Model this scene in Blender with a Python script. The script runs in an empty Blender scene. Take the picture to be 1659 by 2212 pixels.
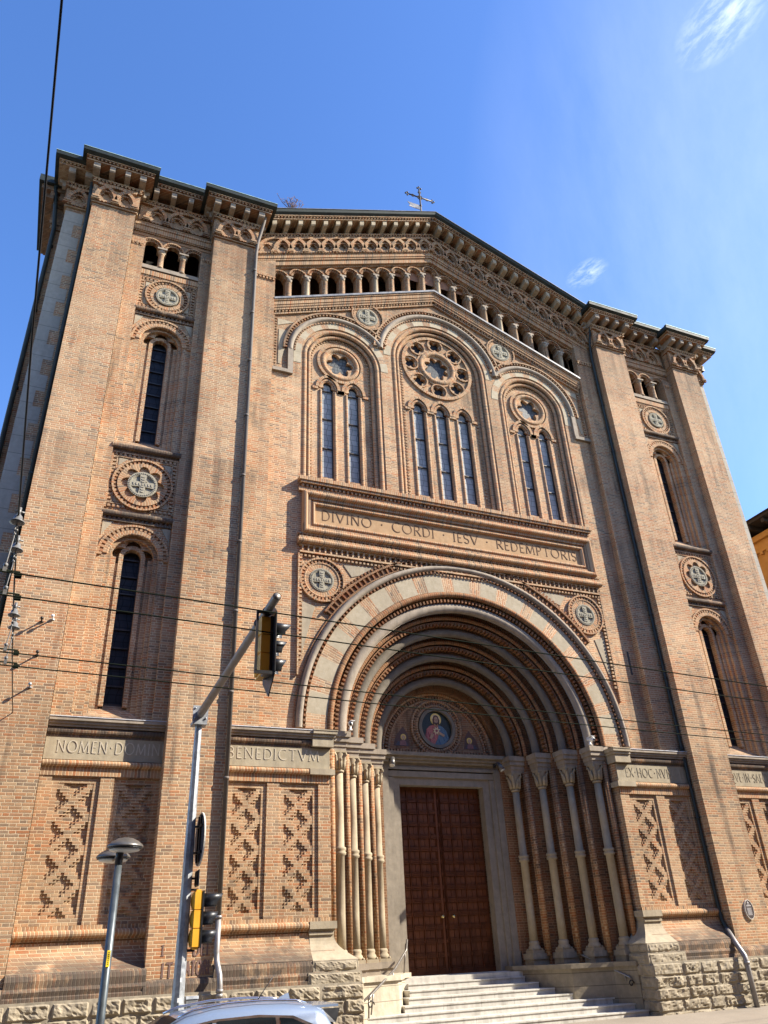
import bpy, bmesh, math, random
from math import sin, cos, pi, radians, sqrt, floor
from mathutils import Vector, Matrix
from mathutils.geometry import tessellate_polygon
random.seed(7)
SC = bpy.context.scene
COL = SC.collection

# ------------------------------------------------------------------ camera
CAM = Vector((-10.99, -18.72, 1.6))
yaw, pit, rol = radians(24.248), radians(29.72), radians(-2.883)
fw = Vector((sin(yaw)*cos(pit), cos(yaw)*cos(pit), sin(pit)))
rt = Vector((cos(yaw), -sin(yaw), 0)); up = rt.cross(fw)
rt2 = cos(rol)*rt + sin(rol)*up; up2 = -sin(rol)*rt + cos(rol)*up
cd = bpy.data.cameras.new('camera'); cam = bpy.data.objects.new('camera', cd); COL.objects.link(cam)
cam.matrix_world = Matrix(((rt2.x, up2.x, -fw.x, CAM.x), (rt2.y, up2.y, -fw.y, CAM.y), (rt2.z, up2.z, -fw.z, CAM.z), (0, 0, 0, 1)))
cd.sensor_fit = 'VERTICAL'; cd.sensor_height = 36; cd.lens = 27.03; cd.clip_end = 2000; cd.clip_start = .1
SC.camera = cam

# ------------------------------------------------------------------ sky, sun, exposure
SUN_AZ, SUN_EL = radians(64), radians(37)       # azimuth from the facade normal towards +x
sund = Vector((sin(SUN_AZ)*cos(SUN_EL), -cos(SUN_AZ)*cos(SUN_EL), sin(SUN_EL)))
W = bpy.data.worlds.new('World'); SC.world = W; W.use_nodes = True
wn = W.node_tree.nodes; wl = W.node_tree.links; wn.clear()
wo = wn.new('ShaderNodeOutputWorld'); bg = wn.new('ShaderNodeBackground'); sky = wn.new('ShaderNodeTexSky')
sky.sky_type = 'NISHITA'; sky.sun_disc = False; sky.sun_elevation = SUN_EL
sky.sun_rotation = math.atan2(sund.x, sund.y)
sky.air_density = 1.0; sky.dust_density = .4; sky.ozone_density = 3.0
bg.inputs['Strength'].default_value = .135
hs = wn.new('ShaderNodeHueSaturation'); hs.inputs['Saturation'].default_value = 1.2; hs.inputs['Hue'].default_value = .510
wl.new(sky.outputs[0], hs.inputs['Color'])
tc = wn.new('ShaderNodeTexCoord')
def wmath(op, a, b=None, c=None):
    n = wn.new('ShaderNodeMath'); n.operation = op
    for i, v in enumerate((a, b, c)):
        if v is None: continue
        if isinstance(v, (int, float)): n.inputs[i].default_value = v
        else: wl.new(v, n.inputs[i])
    return n.outputs[0]
def cloud(direction, along, size_a, size_b, scale, lo, hi, strength, off):
    """wispy cloud round one direction of the sky, stretched along a tangent"""
    d = Vector(direction).normalized(); a = Vector(along); a = (a - d*a.dot(d)).normalized(); b = d.cross(a)
    def dot(v):
        n = wn.new('ShaderNodeVectorMath'); n.operation = 'DOT_PRODUCT'
        wl.new(tc.outputs['Generated'], n.inputs[0]); n.inputs[1].default_value = v; return n.outputs['Value']
    ua = wmath('DIVIDE', dot(a), size_a); ub = wmath('DIVIDE', dot(b), size_b)
    rr = wmath('ADD', wmath('MULTIPLY', ua, ua), wmath('MULTIPLY', ub, ub))
    m = wmath('MAXIMUM', wmath('SUBTRACT', 1.0, rr), 0.0)
    m = wmath('MULTIPLY', m, wmath('GREATER_THAN', dot(d), 0.3))
    cb = wn.new('ShaderNodeCombineXYZ'); wl.new(wmath('MULTIPLY', ua, .6), cb.inputs[0]); wl.new(ub, cb.inputs[1]); cb.inputs[2].default_value = off
    nz = wn.new('ShaderNodeTexNoise'); nz.inputs['Scale'].default_value = scale; nz.inputs['Detail'].default_value = 9; nz.inputs['Roughness'].default_value = .66; nz.inputs['Distortion'].default_value = .25
    wl.new(cb.outputs[0], nz.inputs['Vector'])
    mr = wn.new('ShaderNodeMapRange'); mr.inputs[1].default_value = lo; mr.inputs[2].default_value = hi; wl.new(nz.outputs['Fac'], mr.inputs[0])
    return wmath('MULTIPLY', wmath('MULTIPLY', m, mr.outputs[0]), strength)
def pixdir(px, py):      # a direction of the sky as seen from the camera position
    v = fw + rt2*((px-829.5)/1661) + up2*((1106-py)/1661); return v.normalized()
c1 = cloud(pixdir(1560, 45), pixdir(1620, -20)-pixdir(1495, 110), .055, .034, 2.8, .42, .98, .60, 3.1)
c2 = cloud(pixdir(1268, 590), pixdir(1310, 570)-pixdir(1240, 610), .028, .016, 2.4, .44, .98, .55, 8.4)
c3 = cloud(pixdir(1640, 420), pixdir(1640, 300)-pixdir(1640, 560), .42, .32, .7, .25, 1.1, .30, 1.2)
cs = wmath('MINIMUM', wmath('ADD', wmath('ADD', c1, c2), c3), 1.0)
mx = wn.new('ShaderNodeMix'); mx.data_type = 'RGBA'
wl.new(cs, mx.inputs[0]); wl.new(hs.outputs[0], mx.inputs[6]); mx.inputs[7].default_value = (6.6, 6.9, 7.2, 1)
wl.new(mx.outputs[2], bg.inputs['Color']); wl.new(bg.outputs[0], wo.inputs[0])
sl = bpy.data.lights.new('sun', 'SUN'); sl.energy = 5.0; sl.angle = radians(.53); sl.color = (1, .92, .79)
so = bpy.data.objects.new('sun', sl); COL.objects.link(so); so.location = (30, -30, 40)
so.rotation_euler = (-sund).to_track_quat('-Z', 'Y').to_euler()
SC.view_settings.view_transform = 'Standard'; SC.view_settings.look = 'None'
SC.view_settings.exposure = 1.36; SC.view_settings.gamma = 1

# ------------------------------------------------------------------ materials
class NT:
    def __init__(s, name):
        s.m = bpy.data.materials.new(name); s.m.use_nodes = True; s.t = s.m.node_tree; s.n = s.t.nodes; s.l = s.t.links
        s.b = s.n['Principled BSDF']
    def put(s, sock, v):
        if isinstance(v, bpy.types.NodeSocket): s.l.new(v, sock)
        elif isinstance(v, tuple) and len(v) == 3 and sock.type == 'RGBA': sock.default_value = (*v, 1)
        else: sock.default_value = v
    def math(s, op, a, b=None, c=None, clamp=False):
        n = s.n.new('ShaderNodeMath'); n.operation = op; n.use_clamp = clamp
        for i, v in enumerate((a, b, c)):
            if v is not None: s.put(n.inputs[i], v)
        return n.outputs[0]
    def mix(s, f, a, b, mode='MIX'):
        n = s.n.new('ShaderNodeMix'); n.data_type = 'RGBA'; n.blend_type = mode
        s.put(n.inputs[0], f); s.put(n.inputs[6], a); s.put(n.inputs[7], b); return n.outputs[2]
    def xyz(s, x, y, z):
        n = s.n.new('ShaderNodeCombineXYZ')
        for i, v in enumerate((x, y, z)): s.put(n.inputs[i], v)
        return n.outputs[0]
    def sep(s, v):
        n = s.n.new('ShaderNodeSeparateXYZ'); s.l.new(v, n.inputs[0]); return n.outputs
    def pos(s):
        return s.n.new('ShaderNodeNewGeometry').outputs['Position']
    def uv(s):
        return s.n.new('ShaderNodeTexCoord').outputs['UV']
    def noise(s, vec, scale, detail=4, rough=.55, dist=0):
        n = s.n.new('ShaderNodeTexNoise'); s.l.new(vec, n.inputs['Vector'])
        n.inputs['Scale'].default_value = scale; n.inputs['Detail'].default_value = detail; n.inputs['Roughness'].default_value = rough; n.inputs['Distortion'].default_value = dist
        return n.outputs['Fac']
    def white(s, vec):
        n = s.n.new('ShaderNodeTexWhiteNoise'); n.noise_dimensions = '3D'; s.l.new(vec, n.inputs['Vector']); return n.outputs
    def ramp(s, f, stops, interp='LINEAR'):
        n = s.n.new('ShaderNodeValToRGB'); s.put(n.inputs[0], f); r = n.color_ramp; r.interpolation = interp
        while len(r.elements) < len(stops): r.elements.new(.5)
        for e, (p, c) in zip(r.elements, stops): e.position = p; e.color = (*c, 1) if len(c) == 3 else c
        return n.outputs[0]
    def rng(s, v, a, b, c=0., d=1.):
        n = s.n.new('ShaderNodeMapRange'); s.put(n.inputs[0], v)
        for i, q in enumerate((a, b, c, d)): n.inputs[i+1].default_value = q
        return n.outputs[0]
    def bump(s, h, strength, dist=.02):
        n = s.n.new('ShaderNodeBump'); n.inputs['Strength'].default_value = strength; n.inputs['Distance'].default_value = dist
        s.l.new(h, n.inputs['Height']); s.l.new(n.outputs[0], s.b.inputs['Normal'])
    def fin(s, col, rough=.85, metal=0., spec=.3):
        s.put(s.b.inputs['Base Color'], col); s.put(s.b.inputs['Roughness'], rough); s.put(s.b.inputs['Metallic'], metal)
        s.b.inputs['Specular IOR Level'].default_value = spec
        return s.m

BRICKS = [(0, (.255, .098, .042)), (.10, (.285, .142, .070)), (.22, (.280, .160, .087)), (.34, (.315, .198, .115)), (.46, (.225, .125, .068)),
          (.58, (.335, .225, .135)), (.70, (.300, .128, .058)), (.80, (.210, .138, .089)), (.92, (.125, .088, .063)), (1, (.285, .185, .110))]
MORTAR = (.60, .475, .305)
def brick_mat(name, mode='pos', P=.39, h=.0665, jw=.0062, tint=(1, 1, 1), seed=0., mort=MORTAR, soot=.0, damp=False):
    """courses of header and stretcher: 'pos' on walls, 'uv' round arches (course along the arc)"""
    k = NT(name)
    p = k.pos(); x, y, z = k.sep(p)
    if mode == 'pos': U = k.math('ADD', x, y); V = z
    else:
        q = k.sep(k.uv()); U = q[1]; V = q[0]
    wob = k.math('MULTIPLY', k.math('SUBTRACT', k.noise(p, 9, 2), .5), .012)
    Vw = k.math('ADD', V, wob)
    r = k.math('DIVIDE', Vw, h); row = k.math('FLOOR', r); fv = k.math('SUBTRACT', r, row)
    jit = k.white(k.xyz(row, seed+3.3, .7))[0]
    t = k.math('ADD', k.math('ADD', k.math('DIVIDE', U, P), k.math('MULTIPLY', k.math('FLOORED_MODULO', row, 2.), .5)), k.math('MULTIPLY', jit, .12))
    t = k.math('ADD', t, k.math('MULTIPLY', k.math('SUBTRACT', k.noise(p, 7, 1), .5), .02))
    cell = k.math('FLOOR', t); f = k.math('SUBTRACT', t, cell)
    hd = k.math('GREATER_THAN', f, .66)
    d = k.math('MINIMUM', k.math('MINIMUM', f, k.math('SUBTRACT', 1., f)), k.math('ABSOLUTE', k.math('SUBTRACT', f, .66)))
    d = k.math('MULTIPLY', d, P)
    dv = k.math('MULTIPLY', k.math('MINIMUM', fv, k.math('SUBTRACT', 1., fv)), h)
    dm = k.math('ADD', k.math('MINIMUM', d, dv), k.math('MULTIPLY', k.math('SUBTRACT', k.noise(p, 40, 2), .5), .006))
    mask = k.rng(dm, jw-.002, jw+.003)
    wid = k.xyz(k.math('ADD', k.math('MULTIPLY', cell, 2.), hd), row, seed)
    w = k.white(wid)[0]
    base = k.ramp(w, [(p_, (c_[0]*1.33, c_[1]*1.31, c_[2]*1.24)) for p_, c_ in BRICKS])
    n1 = k.noise(p, 22, 4, .6)
    base = k.mix(k.rng(n1, .3, .7, 0, .45), base, k.mix(.5, base, (.28, .185, .11)), 'MIX')
    # lime bloom in broad patches, soot in others
    big = k.noise(p, .55, 4, .6); big2 = k.noise(p, .32, 5, .62, .4)
    sc = k.n.new('ShaderNodeVectorMath'); sc.operation = 'MULTIPLY'; k.l.new(p, sc.inputs[0]); sc.inputs[1].default_value = (3.2, 3.2, .22)
    streak = k.noise(sc.outputs[0], 1.0, 4, .6)
    base = k.mix(k.rng(big, .46, .68, 0, .45), base, (.46, .315, .19))
    base = k.mix(k.rng(big2, .50, .70, 0, .38), base, (.38, .155, .07))
    mcol = k.mix(k.rng(k.noise(p, 1.6, 3), .35, .65), mort, (.48, .375, .24))
    col = k.mix(mask, mcol, base)
    st = k.math('MULTIPLY', k.rng(streak, .50, .72), k.rng(k.noise(p, .45, 2), .42, .6))
    col = k.mix(k.math('MULTIPLY', st, .85), col, (.085, .062, .045))
    # old soot near the top of the building
    tops = k.math('MULTIPLY', k.rng(z, 17.5, 22.5), k.rng(k.noise(p, 1.1, 4, .65), .3, .75, .25, 1.))
    col = k.mix(k.math('MULTIPLY', tops, .5), col, (.095, .066, .046))
    pat = k.math('MULTIPLY', k.rng(k.noise(p, 2.4, 5, .7), .56, .66), k.rng(k.noise(p, .35, 2), .40, .6))
    col = k.mix(k.math('MULTIPLY', pat, .5), col, (.36, .27, .175))
    run = None
    sc2 = k.n.new('ShaderNodeVectorMath'); sc2.operation = 'MULTIPLY'; k.l.new(p, sc2.inputs[0]); sc2.inputs[1].default_value = (5.5, 5.5, .16)
    drip = k.rng(k.noise(sc2.outputs[0], 1., 5, .6), .40, .68)
    for zl, ln_ in ((22.6, 2.6), (13.85, 1.3), (6.38, .5), (5.45, .45)):
        q_ = k.math('MULTIPLY', k.rng(z, zl-ln_, zl), k.math('LESS_THAN', z, zl)); run = q_ if run is None else k.math('ADD', run, q_)
    col = k.mix(k.math('MULTIPLY', k.math('MULTIPLY', run, drip), .62), col, (.085, .064, .048))
    tone = k.rng(k.noise(p, .28, 5, .62, .6), .30, .70, .74, 1.20)
    vm = k.n.new('ShaderNodeVectorMath'); vm.operation = 'SCALE'; k.l.new(col, vm.inputs[0]); k.l.new(tone, vm.inputs['Scale']); col = vm.outputs[0]
    if damp: col = k.mix(k.math('MULTIPLY', k.math('MULTIPLY', k.rng(z, 1.92, 1.60), k.rng(k.noise(p, 2.6, 5, .65), .25, .5)), .8), col, (.07, .056, .045))
    if soot: col = k.mix(k.math('MULTIPLY', k.rng(k.noise(p, 3.5, 5, .65), .30, .62), soot), col, (.085, .068, .055))
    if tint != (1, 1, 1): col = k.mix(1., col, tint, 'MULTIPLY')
    k.bump(k.math('ADD', mask, k.math('MULTIPLY', n1, .35)), .55, .012)
    return k.fin(col, k.rng(n1, .3, .7, .8, .95), 0, .2)

def soldier_mat(name, mode='pos', step=.072, soot=.0, tint=(1, 1, 1)):
    """one row of upright bricks: joints across the run"""
    k = NT(name); p = k.pos(); x, y, z = k.sep(p)
    U = k.math('ADD', x, k.math('MULTIPLY', y, .35)) if mode == 'pos' else k.sep(k.uv())[0]
    t = k.math('ADD', k.math('DIVIDE', U, step), k.math('MULTIPLY', k.math('SUBTRACT', k.noise(p, 11, 1), .5), .15))
    cell = k.math('FLOOR', t); f = k.math('SUBTRACT', t, cell)
    d = k.math('MULTIPLY', k.math('MINIMUM', f, k.math('SUBTRACT', 1., f)), step)
    d = k.math('ADD', d, k.math('MULTIPLY', k.math('SUBTRACT', k.noise(p, 40, 2), .5), .005))
    mask = k.rng(d, .0045, .009)
    w = k.white(k.xyz(cell, 1.3, k.math('FLOOR', k.math('MULTIPLY', z, .8))))[0]
    base = k.ramp(w, [(p_, (c_[0]*1.33, c_[1]*1.31, c_[2]*1.24)) for p_, c_ in BRICKS])
    n1 = k.noise(p, 22, 4, .6)
    base = k.mix(k.rng(n1, .3, .7, 0, .4), base, (.27, .17, .10))
    col = k.mix(mask, (.50, .39, .25), base)
    tops = k.math('MULTIPLY', k.rng(z, 17.5, 23), k.rng(k.noise(p, 1.1, 4, .65), .3, .75, .2, 1.))
    col = k.mix(k.math('MULTIPLY', tops, .45), col, (.095, .066, .046))
    if soot: col = k.mix(k.math('MULTIPLY', k.rng(k.noise(p, 3., 5, .65), .20, .52), soot), col, (.062, .052, .044))
    if tint != (1, 1, 1): col = k.mix(1., col, tint, 'MULTIPLY')
    k.bump(k.math('ADD', mask, k.math('MULTIPLY', n1, .3)), .6, .012)
    return k.fin(col, .88, 0, .2)

def stone_mat(name, a, b, scale=6., stain=.0, bump=.25, joints=0., dark=(.12, .105, .085), seed=0.):
    k = NT(name); p = k.pos()
    n1 = k.noise(p, scale, 6, .62); n2 = k.noise(p, .9+seed*.1, 4, .6)
    col = k.mix(k.rng(n1, .3, .7), a, b)
    col = k.mix(k.rng(n2, .45, .7, 0, .35), col, tuple(q*.72 for q in a))
    if stain:
        sc = k.n.new('ShaderNodeVectorMath'); sc.operation = 'MULTIPLY'; k.l.new(p, sc.inputs[0]); sc.inputs[1].default_value = (4, 4, .5)
        col = k.mix(k.math('MULTIPLY', k.rng(k.noise(sc.outputs[0], 1, 5, .65), .48, .68), stain), col, dark)
    if joints:
        x, y, z = k.sep(p); t = k.math('DIVIDE', z, joints); f = k.math('FRACT', t)
        jm = k.rng(k.math('MULTIPLY', k.math('MINIMUM', f, k.math('SUBTRACT', 1., f)), joints), .004, .010)
        w = k.white(k.xyz(k.math('FLOOR', t), 4.4, seed))[0]
        col = k.mix(k.rng(w, 0, 1, 0, .3), col, b); col = k.mix(jm, tuple(q*.5 for q in a), col)
    k.bump(n1, bump, .02)
    return k.fin(col, .88, 0, .2)

def plain(name, c, rough=.5, metal=0., var=.12, scale=8, spec=.4, bump=0.):
    k = NT(name); p = k.pos(); n = k.noise(p, scale, 5, .6)
    col = k.mix(k.rng(n, .3, .7), tuple(q*(1-var) for q in c), tuple(min(1, q*(1+var)) for q in c))
    if bump: k.bump(n, bump, .01)
    return k.fin(col, k.rng(n, .3, .7, max(.05, rough-.08), rough+.08), metal, spec)

M = {}
M['brick'] = brick_mat('brick_wall')
M['brick_low'] = brick_mat('brick_wall_lower', seed=5., soot=.12)
M['brick_flare'] = brick_mat('brick_flared_foot', seed=7., soot=.2, damp=True)
M['brick_pale'] = brick_mat('brick_wall_centre', seed=9., tint=(1.06, 1.06, 1.06))
M['brick_arch'] = brick_mat('brick_radial', 'uv', seed=2.)
M['brick_voussoir'] = brick_mat('brick_radial_pale', 'uv', seed=22., tint=(1.12, 1.16, 1.22))
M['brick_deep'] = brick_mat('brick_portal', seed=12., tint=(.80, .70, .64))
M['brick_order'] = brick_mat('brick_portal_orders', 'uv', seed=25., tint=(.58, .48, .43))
M['brick_dirty'] = brick_mat('brick_sooty', seed=15., soot=.65)
M['soldier'] = soldier_mat('brick_soldier_course')
M['soldier_uv'] = soldier_mat('brick_soldier_arch', 'uv')
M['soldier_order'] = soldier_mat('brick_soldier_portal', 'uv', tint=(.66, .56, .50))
M['soldier_dirty'] = soldier_mat('brick_soldier_sooty', soot=.88)
M['stone'] = stone_mat('sandstone', (0.31, 0.255, 0.175), (0.39, 0.33, 0.235), stain=.35)
M['stone_band'] = stone_mat('sandstone_voussoir', (0.34, 0.285, 0.195), (0.42, 0.36, 0.26), 9)
M['stone_grey'] = stone_mat('grey_sandstone', (.265, .218, .165), (.345, .288, .222), stain=.5)
M['stone_frame'] = stone_mat('grey_door_stone', (.205, .175, .135), (.285, .245, .19), stain=.3)
M['stone_inner'] = stone_mat('shaded_arch_stone', (.14, .118, .088), (.21, .18, .14), stain=.4)  # inner arch rolls: stone darkened so its colour carries the portal's shade
M['stone_col'] = stone_mat('column_sandstone', (0.31, 0.25, 0.165), (0.39, 0.325, 0.225), 7, stain=.4)
M['quoin'] = stone_mat('quoin_stone', (0.29, 0.265, 0.215), (0.37, 0.34, 0.28), 8, stain=.2, joints=.55)
M['plaque_stone'] = stone_mat('inscription_stone', (0.31, 0.26, 0.175), (0.39, 0.335, 0.235), 5, stain=.35)
M['plaque_warm'] = stone_mat('inscription_terracotta', (.36, .225, .115), (.44, .29, .16), 5, stain=.12)
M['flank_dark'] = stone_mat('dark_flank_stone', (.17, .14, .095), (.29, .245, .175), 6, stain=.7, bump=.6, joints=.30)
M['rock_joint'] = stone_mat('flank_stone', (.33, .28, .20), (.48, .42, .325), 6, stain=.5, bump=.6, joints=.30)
M['rock'] = stone_mat('rock_faced_stone', (0.23, 0.19, 0.13), (0.37, 0.315, 0.23), 7, stain=.45, bump=.7)
M['step'] = stone_mat('pale_step_stone', (.45, .425, .375), (.55, .525, .47), 12, stain=.4, bump=.08)
M['dark_stone'] = stone_mat('weathered_stone', (.24, .205, .15), (.37, .32, .24), 5, stain=.6)
M['medal'] = stone_mat('medallion_stone', (0.27, 0.245, 0.18), (0.36, 0.33, 0.255), 16, stain=.2, bump=.6)
M['copper'] = plain('weathered_copper', (.022, .030, .027), .6, .2, .5, 3)
M['verdigris'] = plain('pale_verdigris', (.30, .42, .38), .6, .2, .35, 5)
M['lead'] = plain('lead_flashing', (.19, .19, .195), .5, .2, .25, 7)
M['lead_sunlit'] = plain('sunlit_lead_flashing', (.50, .50, .51), .5, .1, .25, 7)  # lead lightened so the sill tops look sunlit
M['pipe_green'] = plain('dark_green_pipe', (.022, .032, .032), .6, .1, .35, 3)
M['pipe_grey'] = plain('brown_grey_pipe', (.115, .095, .078), .7, .0, .25, 3)
M['pipe_steel'] = plain('bare_steel_pipe', (.24, .225, .215), .5, .5, .2, 5)
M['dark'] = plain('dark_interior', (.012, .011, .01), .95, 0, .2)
M['iron'] = plain('dark_iron', (.05, .043, .038), .5, .6, .3)
M['rail'] = plain('grey_handrail', (.22, .2, .18), .4, .7, .2)
M['galv'] = plain('galvanised_steel', (.30, .315, .33), .5, .45, .35, 9)
M['arm_steel'] = plain('dull_steel_arm', (.20, .185, .175), .5, .4, .25, 6)
M['amber'] = plain('amber_plastic', (.72, .36, .03), .42, 0, .1, 4)
M['black'] = plain('black_plastic', (.014, .015, .018), .38, 0, .3, 5)
M['sign_back'] = plain('dark_sign_back', (.03, .03, .036), .5, .3, .3, 5)
M['sign_rim'] = plain('pale_sign_edge', (.62, .58, .50), .5, .2, .1)
M['red_lens'] = plain('red_lens', (.45, .02, .03), .25, 0, .1)
M['amber_lens'] = plain('amber_lens', (.4, .2, .01), .25, 0, .1)
M['green_lens'] = plain('green_lens', (.01, .18, .1), .25, 0, .1)
M['lamp_grey'] = plain('lamp_grey', (.13, .122, .112), .4, .5, .12)
M['post_grey'] = plain('post_grey', (.085, .10, .11), .4, .4, .15)
M['lamp_glass'] = plain('frosted_lamp_glass', (.6, .6, .56), .3, 0, .05)
M['sticker'] = plain('yellow_sticker', (.85, .62, .02), .5, 0, .04)
M['ink'] = plain('black_ink', (.03, .03, .03), .7, 0, .1)
M['white'] = plain('white_enamel', (.78, .78, .76), .45, 0, .06)
M['ceramic'] = plain('grey_insulator', (.15, .15, .147), .35, 0, .25, 20)
M['wire'] = plain('black_cable', (.012, .012, .012), .5, 0, .2)
M['wire_green'] = plain('contact_wire', (.012, .016, .011), .9, 0, .2, 8, .05)
M['gold'] = plain('gold_leaf', (.75, .50, .12), .35, .5, .15, 30)
M['brass'] = plain('polished_brass', (.75, .58, .25), .25, .9, .08)
M['letter_dark'] = plain('dark_carved_letter', (.13, .07, .035), .9, 0, .15, 20)
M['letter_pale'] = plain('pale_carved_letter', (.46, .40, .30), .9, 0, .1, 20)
M['letter_grey'] = plain('stone_toned_letter', (.29, .245, .165), .9, 0, .1, 20)  # tone close to the inscription stone, set off by relief
M['graffiti'] = plain('faded_brown_paint', (.17, .105, .085), .95, 0, .3, 30)
M['graffiti_dark'] = M['graffiti']
M['oval_dark'] = plain('brown_enamel', (.065, .05, .048), .4, 0, .1)
M['oval_text'] = plain('pale_print', (.42, .40, .39), .6, 0, .1)
M['weed'] = plain('dry_purple_stems', (.10, .06, .055), .9, 0, .3)
for nm, c in {'mos_bg': (.022, .03, .024), 'mos_red': (.48, .14, .11), 'mos_blue': (.10, .17, .22), 'mos_skin': (.50, .30, .18), 'mos_hair': (.10, .045, .02),
              'mos_pink': (.26, .11, .09), 'mos_ground': (.11, .05, .03), 'mos_sky': (.07, .065, .075), 'mos_light': (.75, .55, .30), 'mos_fold': (.26, .06, .07), 'mos_fold2': (.05, .12, .22)}.items():
    M[nm] = plain('mosaic_'+nm[4:], c, .45, 0, .35, 45)

def glass_mat(name, a, b, rough=.2, grid=(.2, .19), sp=.5):
    k = NT(name); p = k.pos(); x, y, z = k.sep(p)
    def line(v, s, w):
        f = k.math('FRACT', k.math('DIVIDE', v, s)); return k.rng(k.math('MULTIPLY', k.math('MINIMUM', f, k.math('SUBTRACT', 1., f)), s), w, w+.004)
    g = k.math('MULTIPLY', line(k.math('ADD', x, k.math('MULTIPLY', k.math('SINE', k.math('MULTIPLY', z, 9.)), .035)), grid[0], .006), line(z, grid[1], .006))
    n = k.noise(p, 2.2, 4, .6)
    cellw = k.white(k.xyz(k.math('FLOOR', k.math('DIVIDE', x, grid[0])), k.math('FLOOR', k.math('DIVIDE', z, grid[1])), 2.))[0]
    col = k.mix(k.math('ADD', k.rng(k.noise(p, .9, 4, .65), .35, .65, 0, .65), k.math('MULTIPLY', cellw, .45)), a, b)  # broad lighter patches painted in as reflections on the panes
    col = k.mix(g, tuple(q*.45 for q in a), col)
    k.bump(k.noise(p, 14, 2), .15, .01)
    return k.fin(col, rough, 0, sp)
M['glass_dark'] = glass_mat('dark_leaded_glass', (.012, .014, .02), (.03, .033, .04), .5, sp=.12)
M['glass_pale'] = glass_mat('pale_screened_glass', (.20, .215, .21), (.40, .41, .39), .5, (.21, .21), .25)

M['glass_rose'] = glass_mat('rose_glass', (.04, .046, .05), (.12, .125, .12), .5, (.13, .13), .2)
def wood_mat():
    k = NT('red_brown_door_wood'); p = k.pos(); x, y, z = k.sep(p)
    sc = k.n.new('ShaderNodeVectorMath'); sc.operation = 'MULTIPLY'; k.l.new(p, sc.inputs[0]); sc.inputs[1].default_value = (22, 22, 1.6)
    g = k.noise(sc.outputs[0], 1., 5, .6)
    w = k.white(k.xyz(k.math('FLOOR', k.math('DIVIDE', x, .17)), 0., k.math('FLOOR', k.math('DIVIDE', z, .36))))[0]
    col = k.mix(k.rng(g, .3, .7), (.058, .016, .006), (.12, .036, .012))
    col = k.mix(k.math('MULTIPLY', w, .55), col, (.17, .055, .018))
    k.bump(g, .2, .005)
    return k.fin(col, .45, 0, .35)
M['wood'] = wood_mat()
def car_paint():
    k = NT('pale_blue_silver_paint'); p = k.pos(); n = k.noise(p, 60, 2)
    k.b.inputs['Coat Weight'].default_value = .8; k.b.inputs['Coat Roughness'].default_value = .05
    return k.fin(k.mix(k.rng(n, .3, .7), (.14, .19, .29), (.16, .21, .31)), .4, .1, .5)
M['paint'] = car_paint()
M['car_glass'] = plain('tinted_car_glass', (.010, .014, .017), .08, 0, .2, 3, .6)
M['chrome'] = plain('bright_trim', (.7, .7, .72), .15, .95, .05)
M['tyre'] = plain('tyre_rubber', (.02, .02, .02), .8, 0, .2)
def ground_mat(name, a, b, scale):
    k = NT(name); p = k.pos(); n = k.noise(p, scale, 6, .7); n2 = k.noise(p, .5, 4, .6)
    col = k.mix(k.rng(n, .3, .7), a, b); col = k.mix(k.rng(n2, .4, .7, 0, .4), col, tuple(q*.7 for q in a))
    k.bump(n, .3, .01); return k.fin(col, .9, 0, .2)
M['asphalt'] = ground_mat('asphalt', (.045, .045, .045), (.065, .064, .062), 60)
M['pavement'] = ground_mat('porphyry_paving', (.22, .185, .145), (.30, .255, .20), 30)
M['ochre'] = stone_mat('ochre_plaster', (.50, .27, .07), (.60, .33, .10), 3, stain=.1, bump=.05)
M['orange'] = stone_mat('orange_plaster', (.42, .15, .045), (.50, .19, .06), 3, stain=.1, bump=.05)
M['roof'] = stone_mat('clay_roof', (.20, .10, .06), (.30, .16, .10), 8, stain=.3)
M['timber'] = plain('dark_eave_timber', (.03, .024, .02), .8, 0, .3)

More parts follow.
